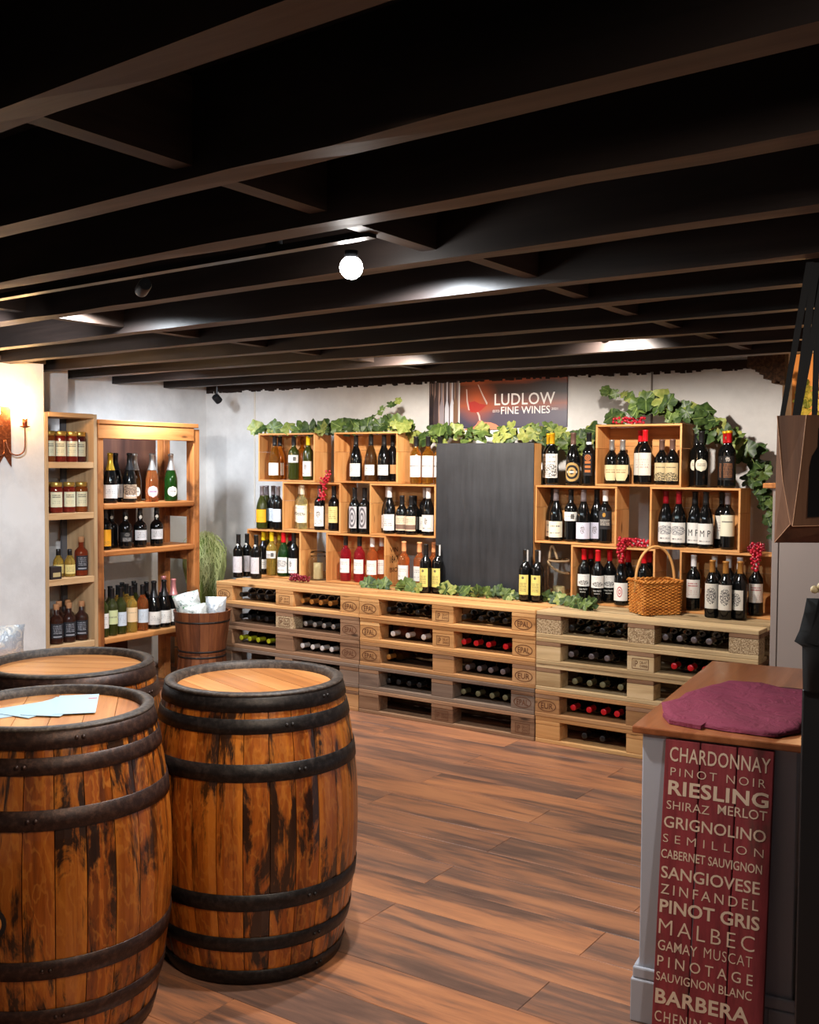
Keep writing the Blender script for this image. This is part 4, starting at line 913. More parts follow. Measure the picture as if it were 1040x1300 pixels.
# second panel: printed row of bottles
s2 = thing('printed_panel', 'narrow printed panel of leaning dark bottles left of the shop sign', 'sign', (1.182, .797, 1.760))
def bot_print():
    m = pm('bottle_print', rough=.35); t = NT(m); tc = t.n('TexCoord'); sp = t.n('SeparateXYZ'); t.l(tc.outputs['Object'], sp.inputs[0])
    w = t.math('FRACT', t.math('MULTIPLY', sp.outputs[0], 34.)); n = t.noise(t.coords((40,1,4), 0), 1., 2, .5)
    c = t.ramp(t.math('ADD', t.math('MULTIPLY', w, .6), t.math('MULTIPLY', n, .5)), [(.2, srgb(34,26,30)), (.5, srgb(92,70,70)), (.75, srgb(190,160,150)), (.9, srgb(40,28,28))])
    t.l(c, t.b.inputs['Base Color']); return m
MB().box(0, .225, -.004, .002, 0, .295).build('panel', bot_print(), s2)
for k, (xx, h, c) in enumerate(((.02,.17,(36,30,36)),(.055,.16,(60,50,56)),(.10,.13,(150,140,146)),(.14,.12,(196,196,204)),(.18,.13,(206,206,214)),(.205,.14,(120,90,70)))):
    m_ = pm('bottle_print_%d' % k, srgb(*c), .4)
    poly('printed_bottle', [(xx-.016, .0), (xx+.016, 0), (xx+.016, h), (xx+.005, h+.05), (xx+.005, .29), (xx-.005, .29), (xx-.005, h+.05), (xx-.016, h)], -.0046-.0001*k, m_, s2)

# ================================================================== BARRELS
BR, BB, BH = .272, .322, .85
def brad(z):
    u = (z-BH/2)/(BH/2); return BR-.006+(BB-BR+.006)*(1-u*u)
NSt = 26
def make_stave_mesh():
    n = NSt; half = PI/n-.0035; v = []; f = []; m = 16
    for j in range(m+1):
        z = .004+(BH-.008)*j/m; r = brad(z)
        for (a, rr_) in ((-half, r-.002), (-half*.4, r), (half*.4, r), (half, r-.002), (half, r-.022), (-half, r-.022)):
            v.append((rr_*math.cos(a), rr_*math.sin(a), z))
    for j in range(m):
        for k in range(6): a = j*6+k; b = j*6+(k+1) % 6; f.append((a, b, b+6, a+6))
    f += [tuple(range(6))[::-1], tuple(range(m*6, m*6+6))]
    return mesh('stave', v, f, STAVE)
stave_me = make_stave_mesh()
def hoop(z0, z1, name, mat, parent, ex=.003):
    mb = MB(); n = 56
    prof = [(brad(z0)+.0005, z0), (brad(z0)+ex, z0+.001), (brad((z0+z1)/2)+ex+.0006, (z0+z1)/2), (brad(z1)+ex, z1-.001), (brad(z1)+.0005, z1)]
    mb.lathe(prof, n, close=False); return mb.build(name, mat, parent, True)
_rv = {}
def rivet_me(mat):
    if mat.name not in _rv:
        mb = MB().sphere((0,0,0), .006, 8, 4); _rv[mat.name] = mesh('rivet', mb.v, mb.f, mat, True)
    return _rv[mat.name]
def barrel(label, loc, iron, rz, bung=False):
    T = thing('oak_barrel', label, 'barrel', loc, rz, 'oak barrels used as tables')
    for k in range(NSt): obj('stave', stave_me, T, rot=(0, 0, 2*PI*k/NSt))
    # head made of planks, recessed
    zh = BH-.024; R = BR-.031; edges = [-R, -.165, -.085, .005, .09, .17, R]
    for a, b in zip(edges, edges[1:]):
        pts = []; n = 7; a2, b2 = a+.0008, b-.0008
        for i in range(n+1):
            y = a2+(b2-a2)*i/n; pts.append((math.sqrt(max(R*R-y*y, 0)), y))
        for i in range(n, -1, -1):
            y = a2+(b2-a2)*i/n; pts.append((-math.sqrt(max(R*R-y*y, 0)), y))
        m = len(pts); v = [(x, y, zh) for x, y in pts]+[(x, y, zh-.02) for x, y in pts]
        f = [tuple(range(m)), tuple(range(2*m-1, m-1, -1))]+[(i, m+i, m+(i+1) % m, (i+1) % m) for i in range(m)]
        obj('head_plank', mesh('head_plank', v, f, HEADW), T)
    mb = MB().lathe([(BR-.034, zh-.003), (BR-.033, zh+.004), (BR-.030, BH-.004), (BR-.022, BH+.001), (BR-.012, BH+.001), (BR+.0015, BH-.003), (BR+.002, BH-.008), (brad(BH-.012), BH-.012)], 56, close=False)
    mb.build('rim', RIM, T, True)
    mb = MB().lathe([(BR+.0025,BH-.045),(BR+.004,BH-.044),(BR+.004,BH-.005),(BR+.0025,BH-.004)], 56, close=False)
    hoop(BH-.052, BH-.006, 'chime_hoop', iron, T, .0045)
    hs = [(.738,.780),(.606,.656),(.235,.285),(.110,.155),(.004,.050)]
    for a, b in hs: hoop(a, b, 'hoop', iron, T)
    # rivets where each hoop overlaps
    for i, (a, b) in enumerate(hs+[(BH-.052, BH-.006)]):
        for da in (-.03, .03):
            ang = -.15+.1*i+da; z = (a+b)/2; r = brad(z)+.004
            obj('rivet', rivet_me(iron), T, (r*math.cos(ang), r*math.sin(ang), z))
    if bung is not False:
        a = bung; z = .385; r = brad(z)+.001
        Rm = Matrix.Rotation(a, 4, 'Z') @ Matrix.Translation((r, 0, z)) @ Matrix.Rotation(PI/2, 4, 'Y')
        MB().lathe([(.038, -.004), (.040, .0015), (.030, .002)], 20, mat=Rm).build('bung_stain', pm('bung_char', srgb(30,22,22), .8), T)
        MB().lathe([(.028, -.002), (.029, .005), (.024, .008)], 20, mat=Rm).build('bung', pm('bung_wood', srgb(178,116,52), .5), T, True)
    return T
cd = lambda x, y: math.atan2(-5.136-y, 5.027-x)
b1p = (2.632, -3.318); b2p = (2.81, -2.70); b3p = (2.145, -2.875)
barrel('oak barrel with rust-brown hoops in the left foreground carrying pale blue envelopes', (*b1p, 0), IRONB, cd(*b1p)-.1, bung=.1-.455)
barrel('oak barrel with black hoops and charred staves standing nearest the open floor', (*b2p, 0), IRON, cd(*b2p)+.5)
barrel('oak barrel with empty orange top behind the envelope barrel by the chimney wall', (*b3p, 0), IRONB, cd(*b3p)+1.2)

# papers on barrel
def paper(i, pts, z, label, spot=False):
    v = [(x, y, z) for x, y in pts]+[(x, y, z+.0012) for x, y in pts]; n = len(pts)
    f = [tuple(range(n))[::-1], tuple(range(n, 2*n))]+[(k, (k+1) % n, n+(k+1) % n, n+k) for k in range(n)]
    o = obj('envelope', mesh('envelope', v, f, pm('pale_blue_paper', srgb(176,206,224), .7)))
    return tag(o, label, 'paper', 'pale blue papers fanned on a barrel')
ztop = BH-.024
def quad(cx, cy, a, L, Wd):
    c, s = math.cos(a), math.sin(a)
    return [(cx+c*p-s*q, cy+s*p+c*q) for p, q in ((-L/2,-Wd/2),(L/2,-Wd/2),(L/2,Wd/2),(-L/2,Wd/2))]
paper(0, quad(2.545, -3.325, math.radians(-102), .21, .11), ztop+.0005, 'pale blue envelope at the bottom of the fan, pointing left on the foreground barrel')
paper(1, quad(2.572, -3.300, math.radians(-82), .21, .11), ztop+.0019, 'pale blue envelope second from the bottom in the fan on the foreground barrel')
paper(2, quad(2.597, -3.268, math.radians(-62), .22, .11), ztop+.0033, 'pale blue envelope third in the fan on the foreground barrel')
e4 = paper(3, quad(2.620, -3.222, math.radians(-42), .235, .11), ztop+.0047, 'topmost pale blue envelope with small red stamp at right of the fan')
MB().box(-.012, .012, -.005, .005, 0, .0003).build('stamp', pm('red_stamp', srgb(190,90,100), .7), e4, loc=(2.600, -3.150, ztop+.0061), rot=(0, 0, math.radians(48)))

# ================================================================== LEFT SHELF UNITS
u1 = thing('narrow_shelf', 'tall narrow pale oak shelf unit with jars and spirits beside the chimney wall', 'shelf', (-.2, -1.196, 0))
d1, w1 = .26, .382
for y0 in (0, w1-.026):
    bevel(MB().box(-d1, 0, y0, y0+.026, 0, 1.80).build('side_panel', SHELFZ, u1), .002)
for z, t_ in ((1.508,.036),(1.203,.038),(.812,.038),(.415,.038),(.06,.03)):
    bevel(MB().box(-d1+.005, -.002, .0265, w1-.0265, z-t_, z).build('shelf_board', SHELFW, u1), .0015)
bevel(MB().box(-d1, .001, .0265, w1-.0265, 1.775, 1.802).build('top_board', SHELFW, u1), .002)
MB().box(-d1-.02, -d1-.001, w1-.06, w1-.02, 0, 1.78).build('back_batten', pm('grey_batten_dark', srgb(90,88,90), .6), u1)
u2 = thing('reclaimed_shelf', 'rustic reclaimed pine shelf unit holding sparkling wine and port, in the left corner', 'shelf', (-.2, -.808, 0))
d2, w2 = .36, .865
for x0 in (-.075, -d2):
    for y0 in ((w2-.055,) if x0 == -.075 else (0., w2-.055)):
        bevel(MB().box(x0, x0+.072, y0, y0+.055, 0, 1.735).build('post', RUST, u2), .003)
bevel(MB().box(-.06, -.003, .0, .045, 0, 1.735).build('post', RUST, u2), .003)
bevel(MB().box(-.028, .004, .0, w2-.056, 1.655, 1.742).build('front_rail', RUSTY, u2), .003)
bevel(MB().box(-.10, .010, -.0, w2-.02, 1.744, 1.772).build('top_board', RUSTY, u2), .003)
for z in (1.252, .958, .412):
    bevel(MB().box(-d2+.0, -.078, .002, w2-.002, z-.036, z).build('shelf_board', RUSTY, u2), .006)
    bevel(MB().box(-.0775, .004, .046, w2-.056, z-.036, z).build('shelf_board', RUSTY, u2), .008, 2)
    bevel(MB().box(-d2+.0725, -.0755, w2-.045, w2-.010, z-.11, z-.037).build('cross_rail', RUST, u2), .002)
for (z0, z1, yy) in ((1.26, 1.70, .80), (.965, 1.21, .62), (.0, .37, .54)):
    MB().box(-d2-.016, -d2-.002, .0, yy, z0, z1).build('backing_panel', DARKW, u2)
MB().tube([(-d2+.04, .10, .62), (-d2+.06, .22, .90)], .014, 6).build('brace', RUST, u2)
# gift box on third shelf
gb = tag(bevel(MB().box(-.03, .03, -.036, .036, 0, .075).build('gift_box', pm('dark_card', srgb(44,34,32), .6)), .001), 'small dark card gift box in front of golden spirit bottle', 'box')
gb.location = (-.235, -1.115, .8125)
MB().box(.0302, .0308, -.026, .026, .014, .040).build('box_print', pm('box_print_ink', srgb(190,170,120), .6), gb)

# ================================================================== BUCKETS AND BAGS
def bucket(label, loc, r0_, r1_, h, hoops, inv=False):
    T = thing('wooden_bucket', label, 'bucket', loc); n = 18
    f_ = lambda z: r0_+(r1_-r0_)*z/h
    v = []; f = []; half = PI/n-.004
    for z in (0, h):
        r = f_(z)
        for a, q in ((-half, r-.0012), (0, r), (half, r-.0012), (half, r-.014), (-half, r-.014)): v.append((q*math.cos(a), q*math.sin(a), z))
    for k in range(5): f.append((k, (k+1) % 5, 5+(k+1) % 5, 5+k))
    f += [(4,3,2,1,0), (5,6,7,8,9)]
    me = mesh('stave', v, f, BUCKW)
    for k in range(n): obj('stave', me, T, rot=(0, 0, 2*PI*k/n))
    for z in hoops:
        MB().lathe([(f_(z), z), (f_(z)+.003, z+.001), (f_(z+.012)+.003, z+.011), (f_(z+.012), z+.012)], 36, close=False).build('hoop', IRON, T, True)
    zz = .02 if not inv else h-.012
    MB().lathe([(f_(zz)-.016, zz), (f_(zz)-.016, zz+.010)], 30).build('bucket_base', BUCKW, T)
    return T
bucket('slatted dark wooden bucket filled with snack bags near the left pallet corner', (.10, -.225, .283), .150, .185, .275, (.015, .205))
bucket('wooden bucket turned upside down under the snack-bag bucket', (.10, -.225, .0), .178, .152, .281, (.05, .262), True)
def foil(name, a, b, c, metal=.3, scale=20.):
    m = pm(name, a, .35, metal); t = NT(m); v = t.coords((1,1,1), 4.); n = t.noise(v, scale, 4, .6, 1.); n2 = t.noise(v, scale*2.5, 3, .6)
    t.l(t.ramp(n, [(.42, a), (.5, b), (.6, c)], 'CONSTANT' if metal < .4 else 'LINEAR'), t.b.inputs['Base Color']); t.bump(n2, .5, .01); return m
CHIPB = foil('snack_bag_print', srgb(222,228,226), srgb(198,206,204), srgb(124,142,138))
FOILB = foil('silver_snack_bag', srgb(208,214,220), srgb(184,194,206), srgb(226,226,222), .45)
def bag(name, label, w, h, d, mat, strip, loc, rot, group):
    T = thing(name, label, 'bag', loc, 0, group); T.rotation_euler = rot
    n, m = 12, 12; v = []; f = []
    rnd = random.Random(len(label))
    for side in (-1, 1):
        for j in range(m+1):
            for i in range(n+1):
                u, q = i/n, j/m; bul = (math.sin(PI*u)**.5 if 0 < u < 1 else 0)*(math.sin(PI*q)**.6 if 0 < q < 1 else 0)
                cr = rnd.uniform(-.004, .004)*(bul > .1)
                pinch = 1-.07*math.sin(PI*q)
                v.append(((u-.5)*w*pinch, side*(bul*d/2+.0006+cr), q*h))
    N = (n+1)*(m+1)
    for sd in range(2):
        for j in range(m):
            for i in range(n):
                a = sd*N+j*(n+1)+i; q = (a, a+1, a+n+2, a+n+1); f.append(q if sd == 0 else q[::-1])
    obj('bag_body', mesh('bag_body', v, f, mat, True), T)
    for z in (.002, h-.014):
        mb = MB()
        for k in range(26): x = -w/2+w*k/26; mb.box(x, x+w/26*.7, -.0025, .0025, z, z+.012)
        mb.build('crimped_seal', strip, T)
    return T
GS = pm('green_foil', srgb(70,150,84), .35, .3); SS = pm('silver_foil', srgb(190,196,196), .3, .6)
gg = 'snack bags in the wooden bucket'
bag('snack_bag', 'white snack bag with green edge leaning left in the wooden bucket', .17, .20, .055, CHIPB, GS, (.052, -.262, .475), (0, -.24, .785), gg)
bag('snack_bag', 'low white snack bag with green edge at the front of the bucket', .15, .17, .04, CHIPB, GS, (.138, -.292, .435), (0, -.16, .785), gg)
bag('snack_bag', 'silver white snack bag standing at the right of the bucket', .135, .19, .055, FOILB, SS, (.158, -.164, .452), (0, .03, .785), gg)
# foil bag beside chimney wall on crate
st = thing('wooden_stool', 'low wooden stool mostly hidden behind the barrels at the chimney wall', 'stool', (.12, -1.78, 0))
bevel(MB().box(-.16, .16, -.26, .26, .40, .43).build('seat', RUSTY, st), .004)
for a in (-.13, .13):
    for b in (-.22, .22): MB().box(a-.02, a+.02, b-.02, b+.02, 0, .3995).build('leg', RUST, st)
bag('foil_bag', 'large silver foil snack bag against the white chimney wall at left edge', .30, .20, .10, FOILB, pm('gold_foil_strip', srgb(196,186,150), .35, .5), (.08, -1.72, .432), (.0, -.0, 1.25), None)

# moss bush
cr_ = thing('plank_box', 'rough plank box in the corner carrying the trailing green moss', 'box', (-.60, .50, 0))
for z in (.0, .155, .31):
    MB().box(-.16, .20, -.15, -.135, z, z+.14).build('plank', RUST, cr_); MB().box(-.16, .20, .135, .15, z, z+.14).build('plank', RUST, cr_)
    MB().box(.185, .20, -.134, .134, z, z+.14).build('plank', RUSTY, cr_); MB().box(-.16, -.145, -.134, .134, z, z+.14).build('plank', RUSTY, cr_)
MB().box(-.144, .184, -.134, .134, .435, .450).build('lid_board', RUSTY, cr_)
mb = MB(); R_ = random.Random(3)
for k in range(2100):
    a = R_.uniform(0, 2*PI); el = R_.uniform(-.2, 1.5); r = .145*R_.uniform(.75, 1.0)
    top = Vector((r*math.cos(a)*math.cos(el)*.95, r*math.sin(a)*math.cos(el)*.9, .28+.10*math.sin(el)+R_.uniform(-.12, 0)))
    L_ = R_.uniform(.05, .17); pts = [top]
    p = top.copy(); dr = Vector((math.cos(a)*.3+R_.uniform(-.5,.5), math.sin(a)*.3+R_.uniform(-.5,.5), -.6+R_.uniform(-.3, .5)))
    for q in range(4):
        p = p+dr.normalized()*L_/4; dr += Vector((R_.uniform(-.6,.6), R_.uniform(-.6,.6), -.25)); p2 = p.copy()
        hr = math.hypot(p2.x, p2.y); lim = .15-.35*max(0, .20-p2.z)*.9
        if hr > lim: p2.x *= lim/hr; p2.y *= lim/hr
        p2.z = max(p2.z, .004); pts.append(p2); p = p2.copy()
    mb.tube(pts, .0016, 3, caps=False)
moss = mb.build('moss_bush', wood('moss_green', srgb(146,160,92), srgb(192,202,134), srgb(216,222,166), 'Z', 30, .8, 0, knots=False))
moss.location = (-.585, .485, .452); moss.scale = (1.06, 1.06, 1.48); tag(moss, 'shaggy pale green moss bush in the corner behind the bucket', 'plant'); moss['kind'] = 'stuff'
# inner core so the bush is not see-through
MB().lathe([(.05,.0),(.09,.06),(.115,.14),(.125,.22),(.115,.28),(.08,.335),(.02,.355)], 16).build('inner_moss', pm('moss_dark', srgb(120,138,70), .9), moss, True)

# ================================================================== GLASS LANTERN AND JAR
CG = pm('clear_glass', (.97,.98,.97,1), .02, trans=1., ior=1.32)
def glass_shell(name, prof, parent, n=28, t_=.0025, ribs=0):
    mb = MB(); out_ = [(r, z) for r, z in prof]; inn = [(max(r-t_, .001), z+(t_ if i == 0 else 0)) for i, (r, z) in enumerate(prof)][::-1]
    full = [(.001, prof[0][1])]+out_+inn+[(.001, prof[0][1]+t_)]
    v = []; f = []
    for r, z in full:
        for k in range(n):
            a = 2*PI*k/n; q = r*(1+(.02 if ribs and k % 2 else 0)); v.append((q*math.cos(a), q*math.sin(a), z))
    for i in range(len(full)-1):
        for k in range(n): a = i*n+k; b = i*n+(k+1) % n; f.append((a, b, b+n, a+n))
    return obj(name, mesh(name, v, f, CG, True), parent)
ln = thing('glass_lantern', 'ribbed clear glass lantern with looped rope handle right of the blackboard', 'lantern', (2.310, .462, .721))
glass_shell('glass_cylinder', [(.062,0),(.070,.006),(.070,.205),(.056,.222),(.056,.245)], ln, 40, ribs=1)
rp = pm('jute_rope', srgb(150,124,92), .9)
MB().tube([(.0600*math.cos(a*PI/12), .0600*math.sin(a*PI/12), .232) for a in range(24)], .0065, 6, closed=True).build('neck_rope', rp, ln, True)
MB().tube([(.064*math.cos(t_), .064*math.sin(t_), .232-.05*math.sin((t_+2.2)*.8)-.02) for t_ in [(-2.6+2.6*k/14) for k in range(15)]], .0075, 6).build('rope_drape', rp, ln, True)
MB().tube([(-.055-.01*math.sin(PI*k/14)+.055*(k/14), -.02, .232+.085*math.sin(PI*k/14)) for k in range(15)], .0075, 6).build('rope_handle', rp, ln, True)
def candle(label, x, y, z, r, h):
    T = thing('candle', label, 'candle', (x, y, z))
    MB().lathe([(r*.98,0),(r,.003),(r,h-.003),(r*.93,h)], 20).build('wax', pm('cream_wax', srgb(232,214,160), .5), T, True)
    MB().tube([(0,0,h-.001),(0,.001,h+.010)], .001, 5).build('wick', pm('wick_black', (.01,.01,.01,1), .9), T)
candle('cream candle standing inside the ribbed glass lantern', 2.310, .462, .7265, .036, .075)
jr = thing('storage_jar', 'clear glass jar with rounded glass lid beside the red grapes', 'jar', (.502, .470, .721))
glass_shell('glass_body', [(.058,0),(.066,.006),(.067,.135),(.055,.155),(.050,.160)], jr, 30)
glass_shell('glass_lid', [(.052,.162),(.056,.166),(.056,.180),(.05,.192)], jr, 30)
candle('cream candle inside the clear jar between the bottom left crates', .502, .470, .7265, .033, .110)

# ================================================================== WICKER BASKET
bk = thing('wicker_basket', 'honey wicker basket with tall hooped handle on the pallet top', 'basket', (2.958, .126, .721), math.radians(48.7))
WK = wood('wicker', srgb(150,82,26), srgb(206,132,56), srgb(230,164,84), 'X', 40, .5, .1, knots=False)
L1, L2, HB = .236, .190, .172
# local x: F->R (L1), local y: F->L (L2)
def loop(inset, n1, n2):
    pts = []
    for k in range(n1): pts.append((inset+(L1-2*inset)*k/n1, inset, 0, -1))
    for k in range(n2): pts.append((L1-inset, inset+(L2-2*inset)*k/n2, 1, 0))
    for k in range(n1): pts.append((L1-inset-(L1-2*inset)*k/n1, L2-inset, 0, 1))
    for k in range(n2): pts.append((inset, L2-inset-(L2-2*inset)*k/n2, -1, 0))
    return pts
base = loop(.008, 24, 20)
mb = MB(); rows = 21
for j in range(rows):
    z = .006+(HB-.012)*j/(rows-1); fl_ = 1-.04*(1-z/HB)
    pts = []
    for i, (x, y, nx, ny) in enumerate(base):
        s = (1 if ((i//2)+j) % 2 else -1)*.0032
        cx, cy = L1/2, L2/2
        pts.append((cx+(x-cx)*fl_+nx*s, cy+(y-cy)*fl_+ny*s, z))
    mb.tube(pts, .0040, 5, closed=True)
mb.build('woven_sides', WK, bk, True)
mb = MB()
for i, (x, y, nx, ny) in enumerate(base):
    if i % 4 == 1:
        cx, cy = L1/2, L2/2; mb.tube([(cx+(x-cx)*.96, cy+(y-cy)*.96, .0), (x, y, HB)], .003, 5)
mb.build('stakes', WK, bk)
mb = MB()
for ph in (0, PI):
    pts = [(x+nx*.004*math.cos(i*1.1+ph), y+ny*.004*math.cos(i*1.1+ph), HB+.004+.005*math.sin(i*1.1+ph)) for i, (x, y, nx, ny) in enumerate(loop(.004, 24, 20))]
    mb.tube(pts, .0055, 6, closed=True)
mb.build('braided_rim', WK, bk, True)
MB().box(.012, L1-.012, .012, L2-.012, .004, .010).build('basket_base', WK, bk)
pts = []
for k in range(21):
    t_ = PI*k/20; pts.append((L1/2-math.cos(t_)*(L1/2-.004)*1.0, L2/2-.0, HB-.02+.205*math.sin(t_)**.85 if 0 < k < 20 else HB-.06))
MB().tube(pts, [.0075]*21, 8).build('handle', pm('peeled_willow', srgb(214,158,92), .5), bk, True)

# ================================================================== VINES
def leaf_mesh(seed, mat):
    R = random.Random(seed); n = 26; v = [(0, 0, 0)]; f = []
    for k in range(n):
        a = 2*PI*k/n-PI/2; base_ = .42+.16*abs(math.cos(2.5*(a-PI/2)))**.8+.05*math.sin(9*a+seed)+R.uniform(-.03, .03)
        if k in (0,): base_ = .12
        if k in (1, n-1): base_ = .38
        x, y = base_*math.cos(a), base_*math.sin(a)*1.05+.05
        z = -.25*(x*x+y*y)+.06*math.sin(5*a+seed)+R.uniform(-.03, .03); v.append((x, y, z))
    for k in range(n): f.append((0, 1+k, 1+(k+1) % n))
    # second, inner ring for veins relief
    return mesh('leaf', v, f, mat, True)
def leaf_mat(name, a, b):
    m = pm(name, a, .45, spec=.4); t = NT(m); v = t.coords((1,1,1), 6.); n = t.noise(v, 3., 3, .6)
    c = t.ramp(n, [(.35, a), (.65, b)])
    tc = t.n('TexCoord'); sp = t.n('SeparateXYZ'); t.l(tc.outputs['Object'], sp.inputs[0])
    vein = t.math('LESS_THAN', t.math('ABSOLUTE', sp.outputs[0]), .014)
    c = t.mix(t.math('MULTIPLY', vein, .5), c, srgb(170,190,110)); t.l(c, t.b.inputs['Base Color']); return m
LM = [leaf_mat('leaf_dark', srgb(36,54,26), srgb(64,84,38)), leaf_mat('leaf_mid', srgb(62,82,36), srgb(96,114,54)), leaf_mat('leaf_light', srgb(108,122,54), srgb(152,154,84))]
LMESH = [[leaf_mesh(s, m) for s in range(3)] for m in LM]
STEM = pm('vine_stem', srgb(110,128,62), .7)
def catmull(P, n=6):
    P = [Vector(p) for p in P]; out = []
    for i in range(len(P)-1):
        a = P[max(i-1, 0)]; b = P[i]; c = P[i+1]; d = P[min(i+2, len(P)-1)]
        for k in range(n):
            t_ = k/n; out.append(.5*((2*b)+(c-a)*t_+(2*a-5*b+4*c-d)*t_*t_+(3*b-a-3*c+d)*t_**3))
    return out+[P[-1]]
def vine(label, paths, seed, size=.085, ymin=None, ymax=None):
    T = thing('vine_garland', label, 'vine', (0,0,0), 0, 'artificial vine garlands')
    R = random.Random(seed)
    for (P, nl, spread, sz_, w, zmin) in paths:
        c = catmull(P); MB().tube(c, .0022, 5).build('stem', STEM, T, True)
        for k in range(nl):
            p = c[min(int((k+R.random())/nl*len(c)), len(c)-1)]
            q = p+Vector((R.uniform(-1,1), R.uniform(-.8,.8), R.uniform(-1,1)))*spread
            for (cx0, cx1, cz0, ch, _l, _b) in CR:
                if cx0-.02 < q.x < cx1+.02 and .36 < q.y < .59 and cz0-.01 < q.z < cz0+ch+.03:
                    if q.z > cz0+ch-.06: q.z = cz0+ch+.035
                    elif q.y > .5: q.y = .62
                    else: q.y = .345
            if 2.50 < q.x < 3.12 and q.y < .62 and q.z > 1.6 and p.z > 1.7: q.z = max(q.z, 1.738+.04*sz_/.09)
            s = sz_*R.uniform(.65, 1.15)
            if zmin is not None: q.z = max(q.z, zmin+s*.34)
            if p.y < .8: q.y = min(q.y, .795-s*.5)
            mi = R.choices((0,1,2), w)[0]; me = R.choice(LMESH[mi])
            o = obj('leaf', me, T, q, None, (s, s, s))
            # leaf faces roughly forward and up
            nrm = Vector((R.uniform(-.4,.7), -1+R.uniform(-.2,.3), R.uniform(-.15,.9))).normalized()
            o.rotation_euler = (nrm.to_track_quat('Z', 'Y') @ Euler((0,0,R.uniform(0,2*PI))).to_quaternion()).to_euler()
vine('vine garland along the left crate tops with a sprig rising at its right', [
  ([(-.04,.42,1.725),(.13,.42,1.745),(.34,.42,1.74),(.55,.42,1.72),(.71,.42,1.725),(.87,.42,1.74),(1.03,.42,1.765),(1.16,.42,1.77),(1.24,.40,1.73)], 34, .022, .100, (4,3,2), 1.718),
  ([(.92,.47,1.78),(1.03,.48,1.87),(1.14,.50,1.93)], 7, .012, .050, (3,3,1), None)], 5)
vine('pale leafy vine garland running behind the top of the blackboard', [
  ([(1.17,.50,1.72),(1.32,.53,1.70),(1.47,.53,1.705),(1.67,.53,1.695),(1.9,.53,1.69),(2.11,.53,1.695),(2.16,.55,1.70),(2.28,.55,1.69),(2.34,.55,1.63),(2.44,.55,1.64),(2.50,.55,1.70)], 84, .040, .095, (3,4,5), None)], 8)
vine('dark leafy vine garland over the top right crate trailing down to the grey cabinet', [
  ([(2.56,.50,1.93),(2.67,.50,1.905),(2.76,.50,1.87),(2.86,.50,1.86)], 12, .018, .06, (2,3,3), None),
  ([(2.61,.45,1.765),(2.70,.45,1.775)], 5, .012, .085, (5,2,0), 1.745),
  ([(2.78,.47,1.83),(2.86,.47,1.86),(2.94,.47,1.82),(3.02,.47,1.79),(3.13,.47,1.78),(3.2,.49,1.71),(3.28,.55,1.64),(3.36,.58,1.57),(3.40,.6,1.50)], 60, .042, .095, (6,4,1), None),
  ([(3.37,.55,1.46),(3.42,.55,1.42),(3.46,.55,1.34),(3.50,.55,1.25),(3.51,.56,1.18)], 22, .03, .075, (6,3,0), None)], 11)
vine('vine sprig lying on the pallet in front of the rose bottles', [
  ([(.98,.33,.735),(1.09,.31,.74),(1.20,.30,.735),(1.32,.31,.74),(1.42,.27,.735),(1.47,.26,.735)], 15, .022, .072, (3,4,1), .722)], 21)
vine('vine sprig lying on the pallet along the foot of the blackboard', [
  ([(1.60,.33,.735),(1.68,.30,.74),(1.78,.31,.74),(1.88,.32,.74),(1.98,.33,.74),(2.09,.33,.735)], 18, .020, .072, (4,4,1), .722)], 22)
vine('vine sprig on the pallet edge in front of the glass lantern', [
  ([(2.26,.34,.735),(2.36,.33,.74),(2.46,.27,.735),(2.56,.20,.735),(2.66,.17,.735)], 14, .020, .072, (4,3,3), .722)], 23)

# ================================================================== GRAPES
GR = [pm('red_grape', srgb(176,24,44), .25, coat=.4), pm('dark_grape', srgb(120,14,36), .25, coat=.4)]
def grapes(label, pts, n, spread, r, seed, mat=0, taper=False, zmin=-9, ymax=9):
    R = random.Random(seed); T = thing('grape_cluster', label, 'grapes', pts[0], 0, 'artificial red grape clusters')
    c = catmull(pts, 8); o0 = Vector(pts[0]); mb = MB(); placed = []
    MB().tube([p-o0 for p in c], .002, 5).build('stem', STEM, T)
    tries = 0
    while len(placed) < n and tries < 4000:
        tries += 1; i = R.randrange(len(c)); sp = spread*(1-.55*i/len(c) if taper else 1)
        q = c[i]+Vector((R.uniform(-1,1), R.uniform(-1,1), R.uniform(-1,1)))*sp-o0
        if (q+o0).z < zmin+r or (q+o0).y > ymax-r: continue
        if all((q-p).length > r*1.55 for p in placed): placed.append(q); mb.sphere(q, r*R.uniform(.85,1.05), 8, 6)
    o = mb.build('berries', GR[mat], T, True); o['kind'] = 'stuff'
grapes('red grape cluster hanging from the left middle crate top beside the rail', [(.660,.368,1.438),(.650,.362,1.40),(.628,.358,1.34),(.618,.356,1.28)], 52, .030, .0085, 1, 0, True, ymax=.389)
grapes('dull red grape cluster lying on the pallet before the clear jar', [(.44,.29,.748),(.50,.275,.742),(.56,.27,.742)], 46, .024, .0095, 2, 1, zmin=.722)
grapes('red grapes on the top right crate under the vine', [(2.66,.45,1.760),(2.73,.45,1.757),(2.80,.45,1.755)], 60, .020, .0085, 3, 0, zmin=1.738)
grapes('bright red grapes heaped in the gap above the red-capped bottles', [(2.725,.42,1.080),(2.78,.43,1.083),(2.845,.42,1.08)], 56, .022, .009, 4, 0, zmin=1.056)
grapes('bright red grape cluster hanging over the crate edge onto red-capped bottles', [(2.745,.362,1.090),(2.735,.358,1.05),(2.735,.356,.99)], 40, .022, .009, 5, 0, True, ymax=.389)
grapes('dark red grapes on the crate top at the far right', [(3.42,.46,1.08),(3.47,.44,1.085)], 36, .026, .009, 6, 1, zmin=1.058)
